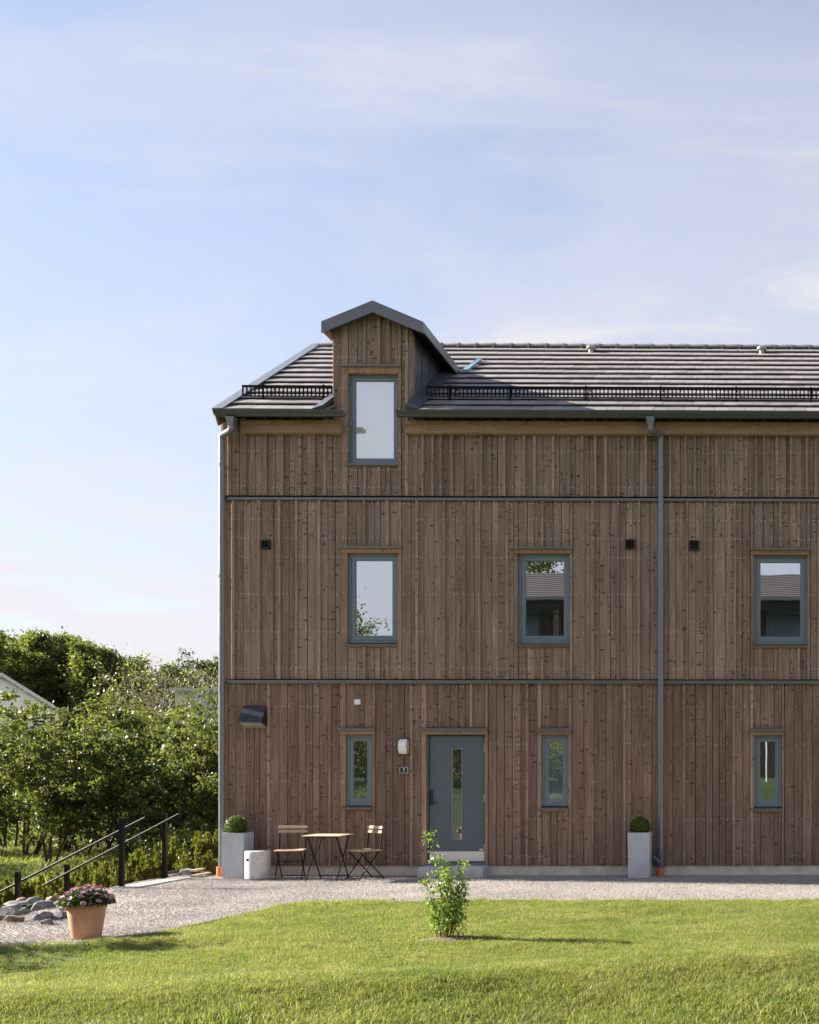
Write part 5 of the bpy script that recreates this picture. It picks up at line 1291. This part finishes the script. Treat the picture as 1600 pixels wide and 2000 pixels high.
def scatter(name, mesh, sources, seed, smin, smax, tilt=0.0, label_kind='stuff'):
    """instances on the points of a distribution whose density is the attribute 'dens' and size the attribute 'size'"""
    o = link(name, mesh); tag(o, kind=label_kind)
    g = bpy.data.node_groups.new(name + '_scatter', 'GeometryNodeTree')
    g.interface.new_socket('Geometry', in_out='INPUT', socket_type='NodeSocketGeometry'); g.interface.new_socket('Geometry', in_out='OUTPUT', socket_type='NodeSocketGeometry')
    gi = g.nodes.new('NodeGroupInput'); go_ = g.nodes.new('NodeGroupOutput')
    dp_ = g.nodes.new('GeometryNodeDistributePointsOnFaces'); dp_.distribute_method = 'RANDOM'; dp_.inputs['Seed'].default_value = seed
    na = g.nodes.new('GeometryNodeInputNamedAttribute'); na.data_type = 'FLOAT'; na.inputs[0].default_value = 'dens'
    nb_ = g.nodes.new('GeometryNodeInputNamedAttribute'); nb_.data_type = 'FLOAT'; nb_.inputs[0].default_value = 'size'
    g.links.new(gi.outputs[0], dp_.inputs['Mesh']); g.links.new(na.outputs[0], dp_.inputs['Density'])
    jn = g.nodes.new('GeometryNodeJoinGeometry')
    for s in sources:
        oi = g.nodes.new('GeometryNodeObjectInfo'); oi.inputs['Object'].default_value = s; oi.inputs['As Instance'].default_value = True; g.links.new(oi.outputs['Geometry'], jn.inputs[0])
    ip = g.nodes.new('GeometryNodeInstanceOnPoints'); ip.inputs['Pick Instance'].default_value = True
    rr = g.nodes.new('FunctionNodeRandomValue'); rr.data_type = 'FLOAT_VECTOR'; rr.inputs[0].default_value = (-tilt, -tilt, 0); rr.inputs[1].default_value = (tilt, tilt, 6.283); rr.inputs['Seed'].default_value = seed + 1
    rs_ = g.nodes.new('FunctionNodeRandomValue'); rs_.data_type = 'FLOAT'; rs_.inputs[2].default_value = smin; rs_.inputs[3].default_value = smax; rs_.inputs['Seed'].default_value = seed + 2
    ml = g.nodes.new('ShaderNodeMath'); ml.operation = 'MULTIPLY'
    g.links.new(rs_.outputs[1], ml.inputs[0]); g.links.new(nb_.outputs[0], ml.inputs[1])
    g.links.new(dp_.outputs['Points'], ip.inputs['Points']); g.links.new(jn.outputs[0], ip.inputs['Instance']); g.links.new(rr.outputs[0], ip.inputs['Rotation']); g.links.new(ml.outputs[0], ip.inputs['Scale'])
    g.links.new(ip.outputs[0], go_.inputs[0])
    md = o.modifiers.new('scatter', 'NODES'); md.node_group = g; return o
def emitter(name, x0, x1, y0, y1, cell, zf, keep, dens, size):
    xs = np.arange(x0, x1 + cell, cell); ys = np.arange(y0, y1 + cell, cell); XX, YY = np.meshgrid(xs, ys, indexing='ij')
    i = np.arange(len(xs) - 1)[:, None] * len(ys) + np.arange(len(ys) - 1)[None, :]; cxm = XX[:-1, :-1] + cell / 2; cym = YY[:-1, :-1] + cell / 2
    k = keep(cxm, cym); Fq = np.stack([i, i + len(ys), i + len(ys) + 1, i + 1], -1)[k]
    V = np.stack([XX, YY, zf(XX, YY)], -1).reshape(-1, 3); used, inv = np.unique(Fq, return_inverse=True)
    me = np_mesh(name, V[used], inv.reshape(-1, 4), M['soil'])
    xv, yv = XX.ravel()[used], YY.ravel()[used]
    for nm, fn in (('dens', dens), ('size', size)):
        at = me.attributes.new(nm, 'FLOAT', 'POINT'); at.data.foreach_set('value', fn(xv, yv).astype(np.float32))
    return me
def in_view(x, y, m=0.9):
    d = (y + DIST); a0, a1 = (0 - PPX) / F, (1600 - PPX) / F
    return (x > (_s + a0 * _c) / (_c - a0 * _s) * d - m) & (x < (_s + a1 * _c) / (_c - a1 * _s) * d + m)
def bare(x, y):
    p = vnoise(x * 1.1 + 40, y * 1.6 + 9); q = vnoise(x * 4.3, y * 4.3 + 3)
    left = sstep(-4.2, -7.4, x) * sstep(-6.6, -7.6, y) * .35
    b_ = sstep(.62, .80, p * .6 + q * .4 + left)
    r = np.hypot((x - bx - .1) / .34, (y - by) / .26); return np.maximum(b_ * .8, (r < 1) * .96)
# short lawn
e = emitter('grass', -11.5, 3.2, -11.6, -3.0, .12, lambda x, y: hgt(x, y), lambda x, y: (y < ye(x) + 0.30) & in_view(x, y) & (y > -11.5),
            lambda x, y: np.where(y < ye(x) + .02, 1.0, .22 * sstep(.55, .8, vnoise(x * 5, y * 5))) * (1 - bare(x, y)) * (800 + 600 * sstep(-5, -9, y)) * (0.72 + .5 * vnoise(x * 2.1, y * 2.1 + 7)),
            lambda x, y: (0.62 + .62 * vnoise(x * 1.6 + 20, y * 1.6) + .28 * vnoise(x * 6, y * 6)) * (1 + 1.05 * sstep(0.05, 1.0, ycrest(x) - y) * (.75 + .6 * vnoise(x * 2 + 5, y * 2))))
blades = [tuft('grass_tuft', 200 + i, 24, .036, .050, .0027, .8, M['blade']) for i in range(4)]
scatter('grass', e, blades, 4, .7, 1.3, .2)
# dry, mown grass in worn patches, and a pale crest band painting in sunlight
e = emitter('dry_sunlit_grass', -11.5, 3.2, -11.6, -3.0, .12, lambda x, y: hgt(x, y), lambda x, y: (y < ye(x) - .05) & in_view(x, y) & (y > -11.5),
            lambda x, y: 1100 * np.exp(-((y - ycrest(x) - .12) / .36) ** 2) * (.5 + .8 * vnoise(x * 1.7, y * 3)) + 420 * sstep(.52, .78, vnoise(x * .9 + 60, y * 1.5 + 3) * .65 + vnoise(x * 3.5, y * 4.5) * .35),
            lambda x, y: .55 + .5 * vnoise(x * 3, y * 3))
scatter('dry_sunlit_grass', e, [tuft('dry_sunlit_tuft', 260 + i, 20, .036, .050, .0027, .95, M['dry_sunlit_blade']) for i in range(3)], 6, .7, 1.3, .25)
# lower lawn
e = emitter('lower_grass', -34, -11.8, 3, 34, .5, lambda x, y: hgt(x, y), lambda x, y: in_view(x, y, 2.0) & (x < -12.2), lambda x, y: 22 + 26 * vnoise(x * .6, y * .6), lambda x, y: .8 + .9 * vnoise(x * .5 + 4, y * .5))
scatter('lower_grass', e, [tuft('meadow_tuft', 300 + i, 16, .20, .16, .016, .7, M['blade']) for i in range(3)], 9, .6, 1.3, .15)
# gravel stones
def pebble(seed):
    rs = np.random.RandomState(seed); bm = bmesh.new(); bmesh.ops.create_icosphere(bm, subdivisions=1, radius=1.0)
    for v in bm.verts: v.co = Vector(np.array(v.co) * rs.uniform(.7, 1.15)); v.co.z *= .8
    for v in bm.verts: v.co *= .0050
    me = bpy.data.meshes.new('pebble'); bm.to_mesh(me); bm.free(); me.materials.append(M['pebble']); return source('pebble', me)
e = emitter('gravel', -11.5, 2.6, -8.0, 0.08, .12, lambda x, y: hgt(x, y), lambda x, y: (y > ye(x) - 0.10) & in_view(x, y) & (y < .06) & (x > xb(y) - .6), lambda x, y: 2400 * (.55 + .9 * vnoise(x * 1.3, y * 1.8)), lambda x, y: .75 + .5 * vnoise(x * 2 + 3, y * 2))
scatter('gravel', e, [pebble(400 + i) for i in range(5)], 15, .45, 1.5, .6)
